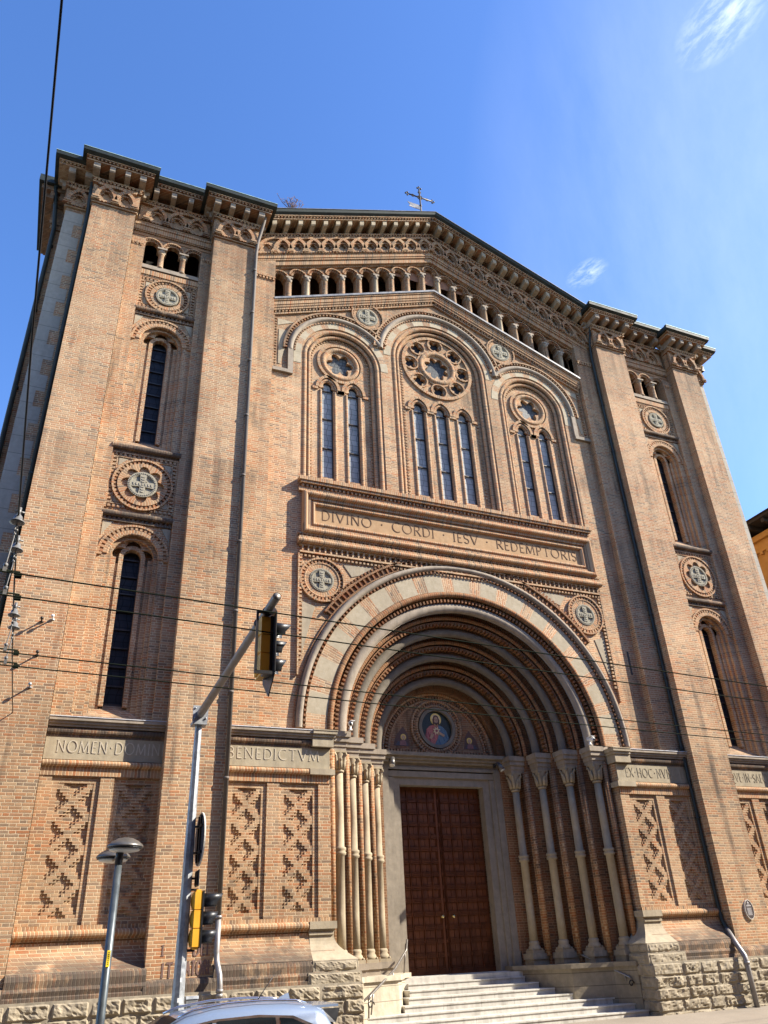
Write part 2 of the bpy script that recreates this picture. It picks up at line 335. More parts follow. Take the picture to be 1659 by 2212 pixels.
# ------------------------------------------------------------------ mesh builder
SPLIT = {'wall', 'spandrel_stone', 'bay_strip', 'side_buttress', 'pier_corner', 'jamb_roll', 'foot_moulding', 'roll_moulding', 'impost_stone', 'corner_stone', 'string_course', 'signal_bracket', 'sign_rail', 'niche_stone', 'cable_clip', 'sticker', 'impost_block'}
class MB:
    def __init__(s, tf=None): s.v = []; s.f = []; s.u = []; s.tf = tf; s.sm = []; s.parts = []
    def add(s, vs, fs, uvs=None, smooth=False):
        b = len(s.v); s.parts.append((b, len(s.f)))
        s.v += [s.tf(*q) if s.tf else tuple(q) for q in vs]
        for i, f in enumerate(fs):
            s.f.append(tuple(b+j for j in f)); s.u.append(uvs[i] if uvs else None); s.sm.append(smooth)
        return s
    def box(s, x0, x1, y0, y1, z0, z1):
        vs = [(x, y, z) for z in (z0, z1) for y in (y0, y1) for x in (x0, x1)]
        return s.add(vs, [(0, 2, 3, 1), (4, 5, 7, 6), (0, 1, 5, 4), (2, 6, 7, 3), (0, 4, 6, 2), (1, 3, 7, 5)])
    def plate(s, loops, y0, y1, back=True, polar=None):
        """solid slab in the x-z plane between y0 (front) and y1, loops[1:] are holes"""
        fl = [p for l in loops for p in l]; n = len(fl)
        tri = tessellate_polygon([[Vector((p[0], p[1], 0)) for p in l] for l in loops])
        vs = [(p[0], y0, p[1]) for p in fl]+[(p[0], y1, p[1]) for p in fl]
        fs = [tuple(t) for t in tri]+([tuple(n+i for i in reversed(t)) for t in tri] if back else [])
        b = 0
        for l in loops:
            m = len(l)
            for i in range(m):
                j = (i+1) % m; fs.append((b+i, b+j, n+b+j, n+b+i))
            b += m
        us = None
        if polar:
            us = []
            for f in fs:
                A_ = [math.atan2(vs[i][2]-polar[1], vs[i][0]-polar[0]) for i in f]
                A_ = [q+2*pi if q < 0 and max(A_)-min(A_) > pi else q for q in A_]
                us.append(tuple((q*.6, sqrt((vs[i][0]-polar[0])**2+(vs[i][2]-polar[1])**2)) for q, i in zip(A_, f)))
        return s.add(vs, fs, us)
    def extrude_x(s, prof, x0, x1):
        """closed (y,z) profile run along x"""
        n = len(prof)
        vs = [(x0, y, z) for y, z in prof]+[(x1, y, z) for y, z in prof]
        tri = tessellate_polygon([[Vector((y, z, 0)) for y, z in prof]])
        fs = [tuple(t) for t in tri]+[tuple(n+i for i in reversed(t)) for t in tri]
        fs += [(i, (i+1) % n, n+(i+1) % n, n+i) for i in range(n)]
        return s.add(vs, fs)
    def extrude_z(s, poly, z0, z1):
        n = len(poly)
        vs = [(x, y, z0) for x, y in poly]+[(x, y, z1) for x, y in poly]
        tri = tessellate_polygon([[Vector((x, y, 0)) for x, y in poly]])
        fs = [tuple(t) for t in tri]+[tuple(n+i for i in reversed(t)) for t in tri]
        fs += [(i, (i+1) % n, n+(i+1) % n, n+i) for i in range(n)]
        return s.add(vs, fs)
    def sweep(s, prof, path, smooth=False, u0=0., caps=True, closed=False):
        """closed (r,y) profile along a path of (nx,nz,px,pz): arches with legs"""
        n = len(prof); m = len(path); rm = sum(r for r, y in prof)/n
        vs = []
        for nx, nz, px, pz in path:
            for r, y in prof: vs.append((px+r*nx, y, pz+r*nz))
        L = [u0]
        for i in range(1, m+(1 if closed else 0)):
            a = path[i-1]; b = path[i % m]
            L.append(L[-1]+sqrt((a[2]+rm*a[0]-b[2]-rm*b[0])**2+(a[3]+rm*a[1]-b[3]-rm*b[1])**2))
        Q = [0]
        for i in range(n):
            a = prof[i]; b = prof[(i+1) % n]; Q.append(Q[-1]+sqrt((a[0]-b[0])**2+(a[1]-b[1])**2))
        fs = []; us = []
        for i in range(m if closed else m-1):
            k = (i+1) % m
            for j in range(n):
                j2 = (j+1) % n
                fs.append((i*n+j, i*n+j2, k*n+j2, k*n+j)); us.append(((L[i], Q[j]), (L[i], Q[j+1]), (L[i+1], Q[j+1]), (L[i+1], Q[j])))
        s.add(vs, fs, us, smooth)
        if caps and not closed:
            tri = tessellate_polygon([[Vector((r, y, 0)) for r, y in prof]])
            for e in (0, m-1):
                nx, nz, px, pz = path[e]
                s.add([(px+r*nx, y, pz+r*nz) for r, y in prof], [tuple(t) for t in tri])
        return s
    def arcdents(s, cx, cz, r0, r1, y0, y1, a0, a1, step=.13, frac=.55):
        n = max(3, int(abs(a1-a0)*(r0+r1)/2/step))
        for i in range(n):
            c = a0+(a1-a0)*(i+.5)/n; d = (a1-a0)/n*frac/2
            vs = [(cx+r*cos(c+q), y, cz+r*sin(c+q)) for y in (y0, y1) for q in (-d, d) for r in (r0, r1)]
            s.add(vs, [(0, 2, 3, 1), (4, 5, 7, 6), (0, 1, 5, 4), (2, 6, 7, 3), (0, 4, 6, 2), (1, 3, 7, 5)])
        return s
    def dents(s, x0, x1, z0, z1, y0, y1, step=.13, frac=.55):
        n = max(1, int(round(abs(x1-x0)/step)))
        for i in range(n):
            c = x0+(x1-x0)*(i+.5)/n; w = abs(x1-x0)/n*frac/2
            s.box(c-w, c+w, y0, y1, z0, z1)
        return s
    def vdents(s, x0, x1, z0, z1, y0, y1, step=.13, frac=.55):
        n = max(1, int(round(abs(z1-z0)/step)))
        for i in range(n):
            c = z0+(z1-z0)*(i+.5)/n; w = abs(z1-z0)/n*frac/2
            s.box(x0, x1, y0, y1, c-w, c+w)
        return s
    def lathe(s, prof, cx, cy, n=20, smooth=True):
        """(r,z) profile round the vertical axis at cx,cy"""
        m = len(prof); vs = []
        for i in range(n):
            a = 2*pi*i/n
            for r, z in prof: vs.append((cx+r*cos(a), cy+r*sin(a), z))
        fs = [(i*m+j, ((i+1) % n)*m+j, ((i+1) % n)*m+j+1, i*m+j+1) for i in range(n) for j in range(m-1)]
        fs.append(tuple(i*m for i in reversed(range(n)))); fs.append(tuple(i*m+m-1 for i in range(n)))
        return s.add(vs, fs, None, smooth)
    def tube(s, pts, r, n=8, smooth=True, caps=True):
        P = [Vector(p) for p in pts]; m = len(P); vs = []
        R = r if isinstance(r, (list, tuple)) else [r]*m
        ref = None
        for i in range(m):
            d = (P[min(i+1, m-1)]-P[max(i-1, 0)]).normalized()
            if ref is None:
                ref = Vector((0, 0, 1)) if abs(d.z) < .9 else Vector((1, 0, 0))
            a = (ref-d*ref.dot(d)).normalized(); b = d.cross(a); ref = a
            for k in range(n):
                q = 2*pi*k/n; vs.append(tuple(P[i]+R[i]*(a*cos(q)+b*sin(q))))
        fs = [(i*n+k, i*n+(k+1) % n, (i+1)*n+(k+1) % n, (i+1)*n+k) for i in range(m-1) for k in range(n)]
        if caps: fs += [tuple(reversed(range(n))), tuple((m-1)*n+k for k in range(n))]
        return s.add(vs, fs, None, smooth)
    def ball(s, c, r, n=10, sz=1.):
        m = n//2+1; vs = []; fs = []
        for i in range(m):
            t = pi*i/(m-1)
            for k in range(n):
                vs.append((c[0]+r*sin(t)*cos(2*pi*k/n), c[1]+r*sin(t)*sin(2*pi*k/n), c[2]+r*sz*cos(t)))
        for i in range(m-1):
            for k in range(n): fs.append((i*n+k, i*n+(k+1) % n, (i+1)*n+(k+1) % n, (i+1)*n+k))
        return s.add(vs, fs, None, True)
    def pieces(s):
        """separate builders for pieces that do not touch"""
        n = len(s.parts); ends = s.parts[1:]+[(len(s.v), len(s.f))]; bb = []
        for (v0, f0), (v1, f1) in zip(s.parts, ends):
            q = s.v[v0:v1]; bb.append([(min(p[i] for p in q)-.003, max(p[i] for p in q)+.003) for i in range(3)])
        g = list(range(n))
        def root(i):
            while g[i] != i: i = g[i]
            return i
        for i in range(n):
            for j in range(i):
                if all(bb[i][k][0] <= bb[j][k][1] and bb[j][k][0] <= bb[i][k][1] for k in range(3)): g[root(i)] = root(j)
        out = {}
        for i, ((v0, f0), (v1, f1)) in enumerate(zip(s.parts, ends)):
            m = out.setdefault(root(i), MB()); o_ = len(m.v)-v0; m.parts.append((len(m.v), len(m.f)))
            m.v += s.v[v0:v1]; m.f += [tuple(k+o_ for k in f) for f in s.f[f0:f1]]; m.u += s.u[f0:f1]; m.sm += s.sm[f0:f1]
        return list(out.values())
    def build(s, name, mat, parent=None, recalc=True):
        if name in SPLIT and len(s.parts) > 1:
            ps = s.pieces()
            if len(ps) > 1: return [q._build(name, mat, parent, recalc) for q in ps][0]
        return s._build(name, mat, parent, recalc)
    def _build(s, name, mat, parent=None, recalc=True):
        me = bpy.data.meshes.new(name)
        me.from_pydata(s.v, [], s.f)
        if any(u for u in s.u) or '_uv' in str(mat) or str(mat) in ('brick_arch', 'brick_order', 'soldier_order', 'brick_voussoir'):
            uvl = me.uv_layers.new(name='UVMap'); data = []
            rgu = random.Random(len(s.f)); cuts = set(p[1] for p in s.parts); c_uv = (.035, .13)
            for fi, (f, u) in enumerate(zip(s.f, s.u)):
                if fi in cuts: c_uv = ((rgu.randrange(4)+.5)*.0693, rgu.randrange(60)*.39+.10)
                for i in range(len(f)): data += (u[i] if u else c_uv)
            uvl.data.foreach_set('uv', data)
        me.polygons.foreach_set('use_smooth', s.sm)
        if recalc:
            bm = bmesh.new(); bm.from_mesh(me); bmesh.ops.recalc_face_normals(bm, faces=bm.faces); bm.to_mesh(me); bm.free()
        me.materials.append(M[mat] if isinstance(mat, str) else mat)
        o = bpy.data.objects.new(name, me); COL.objects.link(o)
        if parent: o.parent = parent
        return o

def thing(name, label, cat, loc=(0, 0, 0), group=None):
    o = bpy.data.objects.new(name, None); COL.objects.link(o); o.location = loc; o.empty_display_size = .3
    tag(o, label, cat, group); return o
def tag(o, label=None, cat=None, group=None, kind=None):
    if label: o['label'] = label
    if cat: o['category'] = cat
    if group: o['group'] = group
    if kind: o['kind'] = kind
    return o

def arch(cx, cz, zb=None, n=40, a0=pi, a1=0.):
    p = [(cos(a0+(a1-a0)*i/n), sin(a0+(a1-a0)*i/n), cx, cz) for i in range(n+1)]
    if zb is not None: p = [(-1., 0., cx, zb)]+p+[(1., 0., cx, zb)]
    return p
def circ(cx, cz, n=36): return [(cos(2*pi*i/n), sin(2*pi*i/n), cx, cz) for i in range(n)]
def pointed(cx, cz, a, zb=None, n=10):
    k = .45*a; e = math.acos(-k/(a+k)); L = []; R = []
    for i in range(n+1):
        t = pi+(e-pi)*i/n; L.append((cos(t), sin(t), cx+k+k*cos(t), cz+k*sin(t)))
    for i in range(n+1):
        t = (pi-e)*(1-i/n); R.append((cos(t), sin(t), cx-k+k*cos(t), cz+k*sin(t)))
    p = L+R
    if zb is not None: p = [(-1., 0., cx, zb)]+p+[(1., 0., cx, zb)]
    return p
def rollp(r, w, y, d=None, n=8, back=.0):
    """half-round profile on radius r, half width w, standing forward of y"""
    d = w if d is None else d
    return [(r-w, y+back)]+[(r-w*cos(pi*i/n), y-d*sin(pi*i/n)) for i in range(n+1)]+[(r+w, y+back)]
def rect(r0, r1, y0, y1): return [(r0, y0), (r1, y0), (r1, y1), (r0, y1)]
def archpoly(cx, cz, r, zb, n=32):
    return [(cx-r, zb)]+[(cx+r*cos(pi-pi*i/n), cz+r*sin(pi-pi*i/n)) for i in range(n+1)]+[(cx+r, zb)]
def cusped(cx, cz, w, rmin, amp, lobes, zb, n=36, zbr=None):
    """opening with a cusped head; zb / zbr the sill left and right"""
    pts = [(cx-w, zb), (cx-w, cz)]
    for i in range(n+1):
        t = pi-pi*i/n; r = rmin+amp*abs(cos(lobes*.5*(t-pi/2)))
        pts.append((cx+r*cos(t), cz+r*sin(t)+.004))
    return pts+[(cx+w, cz), (cx+w, zb if zbr is None else zbr)]
def foil(cx, cz, rmin, amp, lobes, n=48, ph=0.):
    return [(cx+(rmin+amp*abs(sin(lobes*.5*(2*pi*i/n+ph))))*cos(2*pi*i/n), cz+(rmin+amp*abs(sin(lobes*.5*(2*pi*i/n+ph))))*sin(2*pi*i/n)) for i in range(n)]
def circle(cx, cz, r, n=36): return [(cx+r*cos(2*pi*i/n), cz+r*sin(2*pi*i/n)) for i in range(n)]

# ------------------------------------------------------------------ Roman capitals as strokes
def arcpts(cx, cy, rx, ry, a0, a1, n=14): return [(cx+rx*cos(radians(a0+(a1-a0)*i/n)), cy+ry*sin(radians(a0+(a1-a0)*i/n))) for i in range(n+1)]
GL = {
 'I': (.24, [[(.12, 0), (.12, 1)]]),
 'D': (.78, [[(.12, 0), (.12, 1)], [(.12, 1), (.3, 1)]+arcpts(.3, .5, .42, .5, 90, -90)+[(.12, 0)]]),
 'V': (.78, [[(.04, 1), (.39, 0)], [(.39, 0), (.74, 1)]]),
 'N': (.84, [[(.12, 0), (.12, 1)], [(.12, 1), (.72, 0)], [(.72, 0), (.72, 1)]]),
 'O': (.94, [arcpts(.47, .5, .42, .5, 90, 450, 26)]),
 'Q': (.98, [arcpts(.47, .5, .42, .5, 90, 450, 26), [(.55, .05), (.78, -.16), (1.0, -.22)]]),
 'C': (.82, [arcpts(.5, .5, .43, .5, 55, 305, 20)]),
 'R': (.70, [[(.12, 0), (.12, 1)], [(.12, 1), (.34, 1)]+arcpts(.34, .75, .24, .25, 90, -90)+[(.12, .5)], [(.32, .5), (.66, 0)]]),
 'P': (.62, [[(.12, 0), (.12, 1)], [(.12, 1), (.32, 1)]+arcpts(.32, .74, .24, .26, 90, -90)+[(.12, .48)]]),
 'B': (.64, [[(.12, 0), (.12, 1)], [(.12, 1), (.3, 1)]+arcpts(.3, .77, .22, .23, 90, -90)+[(.12, .54)], [(.3, .54)]+arcpts(.3, .27, .28, .27, 90, -90)+[(.12, 0)]]),
 'E': (.54, [[(.12, 0), (.12, 1)], [(.12, 1), (.48, 1)], [(.12, .52), (.42, .52)], [(.12, 0), (.5, 0)]]),
 'S': (.54, [arcpts(.28, .75, .21, .25, 25, 270, 14)+arcpts(.28, .25, .22, .25, 90, -155, 14)]),
 'M': (.98, [[(.08, 0), (.16, 1)], [(.16, 1), (.49, .05)], [(.49, .05), (.82, 1)], [(.82, 1), (.9, 0)]]),
 'T': (.74, [[(.37, 0), (.37, 1)], [(.05, 1), (.69, 1)]]),
 'X': (.74, [[(.06, 1), (.68, 0)], [(.68, 1), (.06, 0)]]),
 'H': (.82, [[(.12, 0), (.12, 1)], [(.70, 0), (.70, 1)], [(.12, .52), (.70, .52)]]),
 'A': (.78, [[(.04, 0), (.39, 1)], [(.39, 1), (.74, 0)], [(.18, .36), (.60, .36)]]),
 'L': (.56, [[(.12, 0), (.12, 1)], [(.12, 0), (.5, 0)]]),
 'G': (.86, [arcpts(.5, .5, .43, .5, 55, 310, 20)+[(.78, .42), (.56, .42)]]),
 '.': (.40, [[(.15, .52), (.25, .52)]]), ' ': (.45, []),
}
SERIF = {'I': [(.12, 0), (.12, 1)], 'N': [(.12, 0), (.12, 1), (.72, 1)], 'V': [(.04, 1), (.74, 1)], 'R': [(.12, 0), (.66, 0)], 'P': [(.12, 0)], 'H': [(.12, 0), (.12, 1), (.7, 0), (.7, 1)],
         'M': [(.08, 0), (.9, 0)], 'T': [(.37, 0)], 'X': [(.06, 1), (.68, 0), (.68, 1), (.06, 0)], 'A': [(.04, 0), (.74, 0)], 'D': [], 'B': []}
def lettering(mb, txt, x0, x1, zb, h, y, th=.085, dep=.008, slope=0.):
    gap = .14; tot = sum(GL[c][0]+gap for c in txt)-gap
    sx = (x1-x0)/tot; x = x0; q = 0
    for c in txt:
        w, st = GL[c]; strokes = [(s_, th) for s_ in st]
        strokes += [([(px-.085, pz), (px+.085, pz)], th*.6) for px, pz in SERIF.get(c, [])]
        for pl, t in strokes:
            pts = [(x+px*sx, zb+pz*h) for px, pz in pl]; m = len(pts); t2 = t*h/2
            if c == '.': t2 = .05*h*1.3
            Lp = []; Rp = []
            for i in range(m):
                a = pts[max(i-1, 0)]; b = pts[min(i+1, m-1)]
                dx, dz = b[0]-a[0], b[1]-a[1]; l = sqrt(dx*dx+dz*dz) or 1
                Lp.append((pts[i][0]-dz/l*t2, pts[i][1]+dx/l*t2)); Rp.append((pts[i][0]+dz/l*t2, pts[i][1]-dx/l*t2))
            yy = y-dep-.0007*(q % 7); q += 1
            vs = [(p[0], yy, p[1]) for p in Lp]+[(p[0], yy, p[1]) for p in Rp]+[(p[0], y, p[1]) for p in Lp]+[(p[0], y, p[1]) for p in Rp]
            fs = []
            for i in range(m-1):
                fs += [(i, i+1, m+i+1, m+i), (i, 2*m+i, 2*m+i+1, i+1), (m+i, m+i+1, 3*m+i+1, 3*m+i)]
            fs += [(0, m, 3*m, 2*m), (m-1, 3*m-1, 4*m-1, 2*m-1)]
            mb.add(vs, fs)
        x += (w+gap)*sx
    return mb

# ------------------------------------------------------------------ ground
g = MB(); g.add([(-600, -600, -.62), (600, -600, -.62), (600, -5.2, -.62), (-600, -5.2, -.62)], [(0, 1, 2, 3)])
tag(g.build('road', 'asphalt'), kind='structure')
g = MB(); g.add([(-600, -5.0, -.47), (600, -5.0, -.47), (600, -1.6, -.06), (-600, -1.6, -.06), (600, 600, -.05), (-600, 600, -.05)], [(0, 1, 2, 3), (3, 2, 4, 5)])
tag(g.build('pavement', 'pavement'), kind='structure')
g = MB(); g.box(-600, 600, -5.2, -5.0, -.9, -.466); tag(g.build('kerb', 'stone_grey'), kind='structure')

# ------------------------------------------------------------------ the church
church = thing('church', 'large Romanesque revival brick church with gabled front, deep arched portal and tall corner buttresses', 'church')
def mir(sx): return (lambda x, y, z: (sx*x, y, z)) if sx < 0 else None
zg = lambda x: 27.04-.41*abs(x)             # line of the gable gutter
XB, XR0, XR1 = 9.70, 8.45, 11.02            # side bay: axis and limits

# main body behind the front
b = MB()
for s_ in (-1, 1): b.box(s_*12.55, s_*13.05, .42, 26, -.3, 24.0)
b.box(-12.5, 12.5, 25.5, 26, -.3, 24)
b.box(-12.5, 12.5, 3.3, 3.6, 6.9, 24.0)
b.box(-12.5, -2.3, 3.3, 3.6, -.3, 6.9); b.box(2.3, 12.5, 3.3, 3.6, -.3, 6.9)
b.build('wall', 'brick', church)
r_ = MB()
r_.add([(-7, .3, 24.2), (0, .3, 26.95), (7, .3, 24.2), (-7, 26, 24.2), (0, 26, 26.95), (7, 26, 24.2)], [(0, 1, 4, 3), (1, 2, 5, 4), (0, 2, 1), (3, 4, 5)])
r_.box(-13.0, -7.0, .3, 26, 24.0, 24.22); r_.box(7.0, 13.0, .3, 26, 24.0, 24.22)
r_.build('roof', 'roof', church)

# ---- centre wall: three stacked slabs with their openings
Y2 = .2
BAYS = [(-3.76, 19.10, 1.09, 1.44), (0.02, 19.95, 1.49, 1.93), (3.82, 19.10, 1.09, 1.44)]
PZ = 6.62                                   # springing of the portal arch
m_ = MB()
ptl = [(x, z) for x, z in archpoly(0, PZ, 4.30, 1.0, 48)]
m_.plate([[(-6.25, 6.5), (-4.30, 6.5)]+ptl[1:-1]+[(4.30, 6.5), (6.25, 6.5), (6.25, 13.0), (-6.25, 13.0)]], Y2, Y2+.3)
mid = [(-6.25, 13.0), (6.25, 13.0), (6.25, zg(6.25)-3.65), (0, zg(0)-3.65), (-6.25, zg(6.25)-3.65)]
m_.plate([mid]+[archpoly(cx, cz, ro, 14.15) for cx, cz, ri, ro in BAYS], Y2, Y2+.3)
upz = [(-6.25, zg(6.25)-3.65), (0, zg(0)-3.65), (6.25, zg(6.25)-3.65), (6.25, zg(6.25)-.3), (0, zg(0)-.3), (-6.25, zg(6.25)-.3)]
holes = []
OPX = [.67*k for k in range(-9, 10)]
for x in OPX:
    zs = zg(x)-2.36
    w = .225; zl = zg(x-w)-3.42; zr = zg(x+w)-3.42
    if abs(x) < .01: holes.append(cusped(x, zs+.02, w, .19, .09, 3, zg(w)-3.42, 24))
    else: holes.append(cusped(x, zs, w, .19, .09, 3, zl, 24, zr))
m_.plate([upz]+holes, Y2, Y2+.30)
m_.build('front_wall', 'brick_pale', church)
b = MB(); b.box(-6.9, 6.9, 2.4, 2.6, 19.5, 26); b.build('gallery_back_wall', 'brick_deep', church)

# ---- strips between the centre wall and the buttresses (proud of the centre wall)
for s_ in (-1, 1):
    b = MB(mir(s_)); b.box(6.25, 7.12, -.04, .42, 6.5, 23.9); b.build('pilaster_strip', 'brick', church)
    b = MB(mir(s_)); b.dents(6.25, 7.07, 21.78, 21.88, -.09, -.04, .12); b.box(6.25, 7.07, -.10, -.04, 21.88, 21.95); b.build('string_course', 'soldier', church)

# ---- buttresses
for s_ in (-1, 1):
    for x0, x1 in ((7.07, 8.48), (11.03, 12.36)):
        b = MB(mir(s_)); b.box(x0, x1, -.44, .5, 1.0, 23.9); b.build('buttress', 'brick', church)

# ---- cornices
def scroll(y0, y1, z0, z1):                # stone bracket seen from the side
    d = y0-y1; h = z1-z0
    return [(y0, z0), (y0, z1), (y1, z1), (y1, z1-h*.62), (y1+d*.06, z1-h*.74), (y1+d*.30, z1-h*.80), (y1+d*.58, z1-h*.84), (y1+d*.62, z0)]
def trefoil(cx, cz, k=1.):
    pts = []
    for a0, a1, ox, oz in ((-70, 70, .085, .0), (20, 160, 0, .13), (110, 250, -.085, .0)):
        for i in range(7):
            a = radians(a0+(a1-a0)*i/6); pts.append((cx+k*(ox+.07*cos(a)), cz+k*(oz+.07*sin(a))))
    return [(cx-.05*k, cz-.16*k), (cx+.05*k, cz-.16*k)]+pts
def cornice(x0, x1, zf, yw, feet, tf=None, oh=.55, nbr=4, wrap=0., brx=None, zt=None, eave=True, ribr=None):
    """corbel table of interlaced arches, dentils, brackets and eave, from zf up; yw = wall face"""
    H = .70; ys = yw-.11
    sp = feet[1]-feet[0]; ribr = ribr or sp*.98
    c = MB(tf)
    # mouldings under the table
    c.box(x0-wrap*.3, x1+wrap*.3, ys+.05, yw+.3, zf-.09, zf-.03)
    # slab with trefoil niches
    tre = [trefoil(f+sp/2, zf+.26, min(1., sp/.58)) for f in feet[:-1]]
    c.plate([[(x0-wrap*.6, zf), (x1+wrap*.6, zf), (x1+wrap*.6, zf+H+.02), (x0-wrap*.6, zf+H+.02)]]+tre, ys+.045, ys+.11)
    c.box(x0-wrap*.6, x1+wrap*.6, ys+.19, yw+.3, zf, zf+H+.02)
    for f in feet:                           # stepped corbels under each foot
        c.box(f-.13, f+.13, ys-.045, ys+.05, zf+.0, zf+.05); c.box(f-.10, f+.10, ys-.07, ys+.05, zf+.05, zf+.12)
    c.dents(x0, x1, zf-.03, zf+.02, ys-.01, ys+.05, .11)
    # upper mouldings
    w2 = wrap
    c.box(x0-w2, x1+w2, ys-.05, yw+.3, zf+H+.02, zf+H+.07)
    c.dents(x0-w2, x1+w2, zf+H+.07, zf+H+.13, ys-.08, ys, .12)
    c.box(x0-w2, x1+w2, ys-.0, yw+.3, zf+H+.07, zf+H+.13)
    c.box(x0-w2, x1+w2, ys-.09, yw+.3, zf+H+.13, zf+H+.18)
    zb = zf+H+.18; zc = zb+.30
    c.box(x0-w2*.8, x1+w2*.8, ys+.14, yw+.3, zb, zc)
    ytop = ys-oh
    c.box(x0-w2-oh*.55*bool(wrap), x1+w2+oh*.55*bool(wrap), ytop+.06, yw+.3, zc, zc+.06)
    c.dents(x0-w2-oh*.5*bool(wrap), x1+w2+oh*.5*bool(wrap), zc+.06, zc+.12, ytop+.02, ytop+.12, .12, .5)
    c.box(x0-w2-oh*.5*bool(wrap), x1+w2+oh*.5*bool(wrap), ytop+.10, yw+.3, zc+.06, zc+.12)
    c.box(x0-w2-oh*.6*bool(wrap), x1+w2+oh*.6*bool(wrap), ytop, yw+.3, zc+.12, zc+.17)
    cb = c.build('cornice', 'brick', church)
    rb = MB(tf)                              # interlaced ribs
    for i, f in enumerate(feet):
        a0 = pi if i > 0 else pi/2; a1 = 0. if i < len(feet)-1 else pi/2
        rb.sweep(rect(ribr-.055, ribr+.055, ys-.055-.006*(i % 2), ys+.05), arch(f, zf+.12, None, 16, a0, a1))
        rb.sweep(rect(.19, .235, ys+.0, ys+.05), arch(f+sp/2, zf+.26, None, 10)) if i < len(feet)-1 else None
    rb.build('interlaced_arches', 'soldier_uv', cb)
    nb = MB(tf)
    for f in feet[:-1]: nb.plate([[(f+sp/2-.2, zf+.05), (f+sp/2+.2, zf+.05), (f+sp/2+.2, zf+.5), (f+sp/2-.2, zf+.5)]], ys+.145, ys+.185)
    nb.build('niche_stone', 'stone_grey', cb)
    br = brx or [x0-.05+(x1-x0+.1)*i/(nbr-1) for i in range(nbr)]
    for i, q in enumerate(br):
        k_ = MB(tf); hw = .082
        if wrap and i in (0, len(br)-1): hw = .10
        k_.extrude_x(scroll(ys+.15, ytop+.09, zb, zc), q-hw, q+hw); k_.build('bracket', 'stone_grey', cb)
    if wrap:                                 # brackets on the returns
        for sx_, xx in ((-1, x0-w2*.8), (1, x1+w2*.8)):
            k_ = MB(tf); e = oh*.5
            k_.box(min(xx, xx+sx_*e), max(xx, xx+sx_*e), ys+.16, ys+.31, zb+.14, zc); k_.box(min(xx, xx+sx_*e*.6), max(xx, xx+sx_*e*.6), ys+.16, ys+.31, zb, zb+.14)
            k_.build('bracket', 'stone_grey', cb)
    if eave:
        e = MB(tf); ov = (oh*.6+.12)*bool(wrap)
        zt_ = zc+.17
        e.extrude_x([(ytop-.02, zt_), (ytop-.12, zt_+.05), (ytop-.14, zt_+.15), (ytop-.11, zt_+.17), (yw+.4, zt_+.24), (yw+.4, zt_)], x0-w2-ov, x1+w2+ov)
        e.build('copper_eave', 'copper', cb)
        e = MB(tf); e.extrude_x([(ytop-.15, zt_+.172), (ytop-.15, zt_+.190), (ytop-.02, zt_+.20), (ytop-.02, zt_+.182)], x0-w2-ov-.01, x1+w2+ov+.01); e.build('eave_edge', 'verdigris', cb)
    return cb

for s_ in (-1, 1):
    tf = mir(s_)
    for x0, x1 in ((7.07, 8.48), (11.03, 12.36)):
        n = (x1-x0)/2.3; c0 = (x0+x1)/2
        cornice(x0, x1, 22.74, -.44, [c0-.60, c0, c0+.60], tf, .50, 4, .10)
    cornice(8.60, 10.92, 22.92, 0.0, [XB-.99+.66*i for i in range(4)], tf, .50, 4, 0., [8.78, 9.36, 9.93, 10.5])
    cornice(12.48, 13.12, 22.70, .0, [12.49, 13.11], tf, .50, 2, .13, [12.62, 13.12])
    # side buttress behind the corner with its own cornice
    b = MB(tf); b.box(13.05, 13.5, 1.1, 3.0, -.2, 24.0); b.box(13.05, 13.5, 9, 11, -.2, 24.0); b.box(13.05, 13.5, 17, 19, -.2, 24.0); b.build('side_buttress', 'brick', church)
    c = MB(tf)
    for y_ in (1.1, 9, 17):
        for d, z0, z1 in ((.06, 22.6, 22.8), (.10, 22.8, 23.5), (.16, 23.5, 23.66), (.36, 23.66, 23.86), (.52, 23.86, 24.05)): c.box(13.05, 13.5+d, y_-d, y_+1.9+d, z0, z1)
        for q in (0, 1): c.box(13.3+q*.3, 13.42+q*.3, y_-.5, y_-.36, 23.5, 23.86)
    cc = c.build('side_cornice', 'brick_dirty', church)
    c = MB(tf)
    for y_ in (1.1, 9, 17): c.box(13.05, 14.12, y_-.65, y_+2.5, 24.05, 24.34)
    c.box(13.05, 13.6, .4, 26, 24.06, 24.3)
    c.build('copper_eave', 'copper', cc)
    # corner pier with toothed quoins
    b = MB(tf); b.box(12.36, 13.10, .0, .42, .9, 23.9); b.build('corner_pier', 'brick', church)
    b = MB(tf)
    for i in range(39):
        w = .32 if i % 2 else .54
        b.box(13.10-w, 13.105, -.006, .30 if i % 2 else .5, 1.0+.55*i, 1.0+.55*(i+1)) if 1.0+.55*(i+1) < 22.6 else None
    b.build('quoin', 'quoin', church)

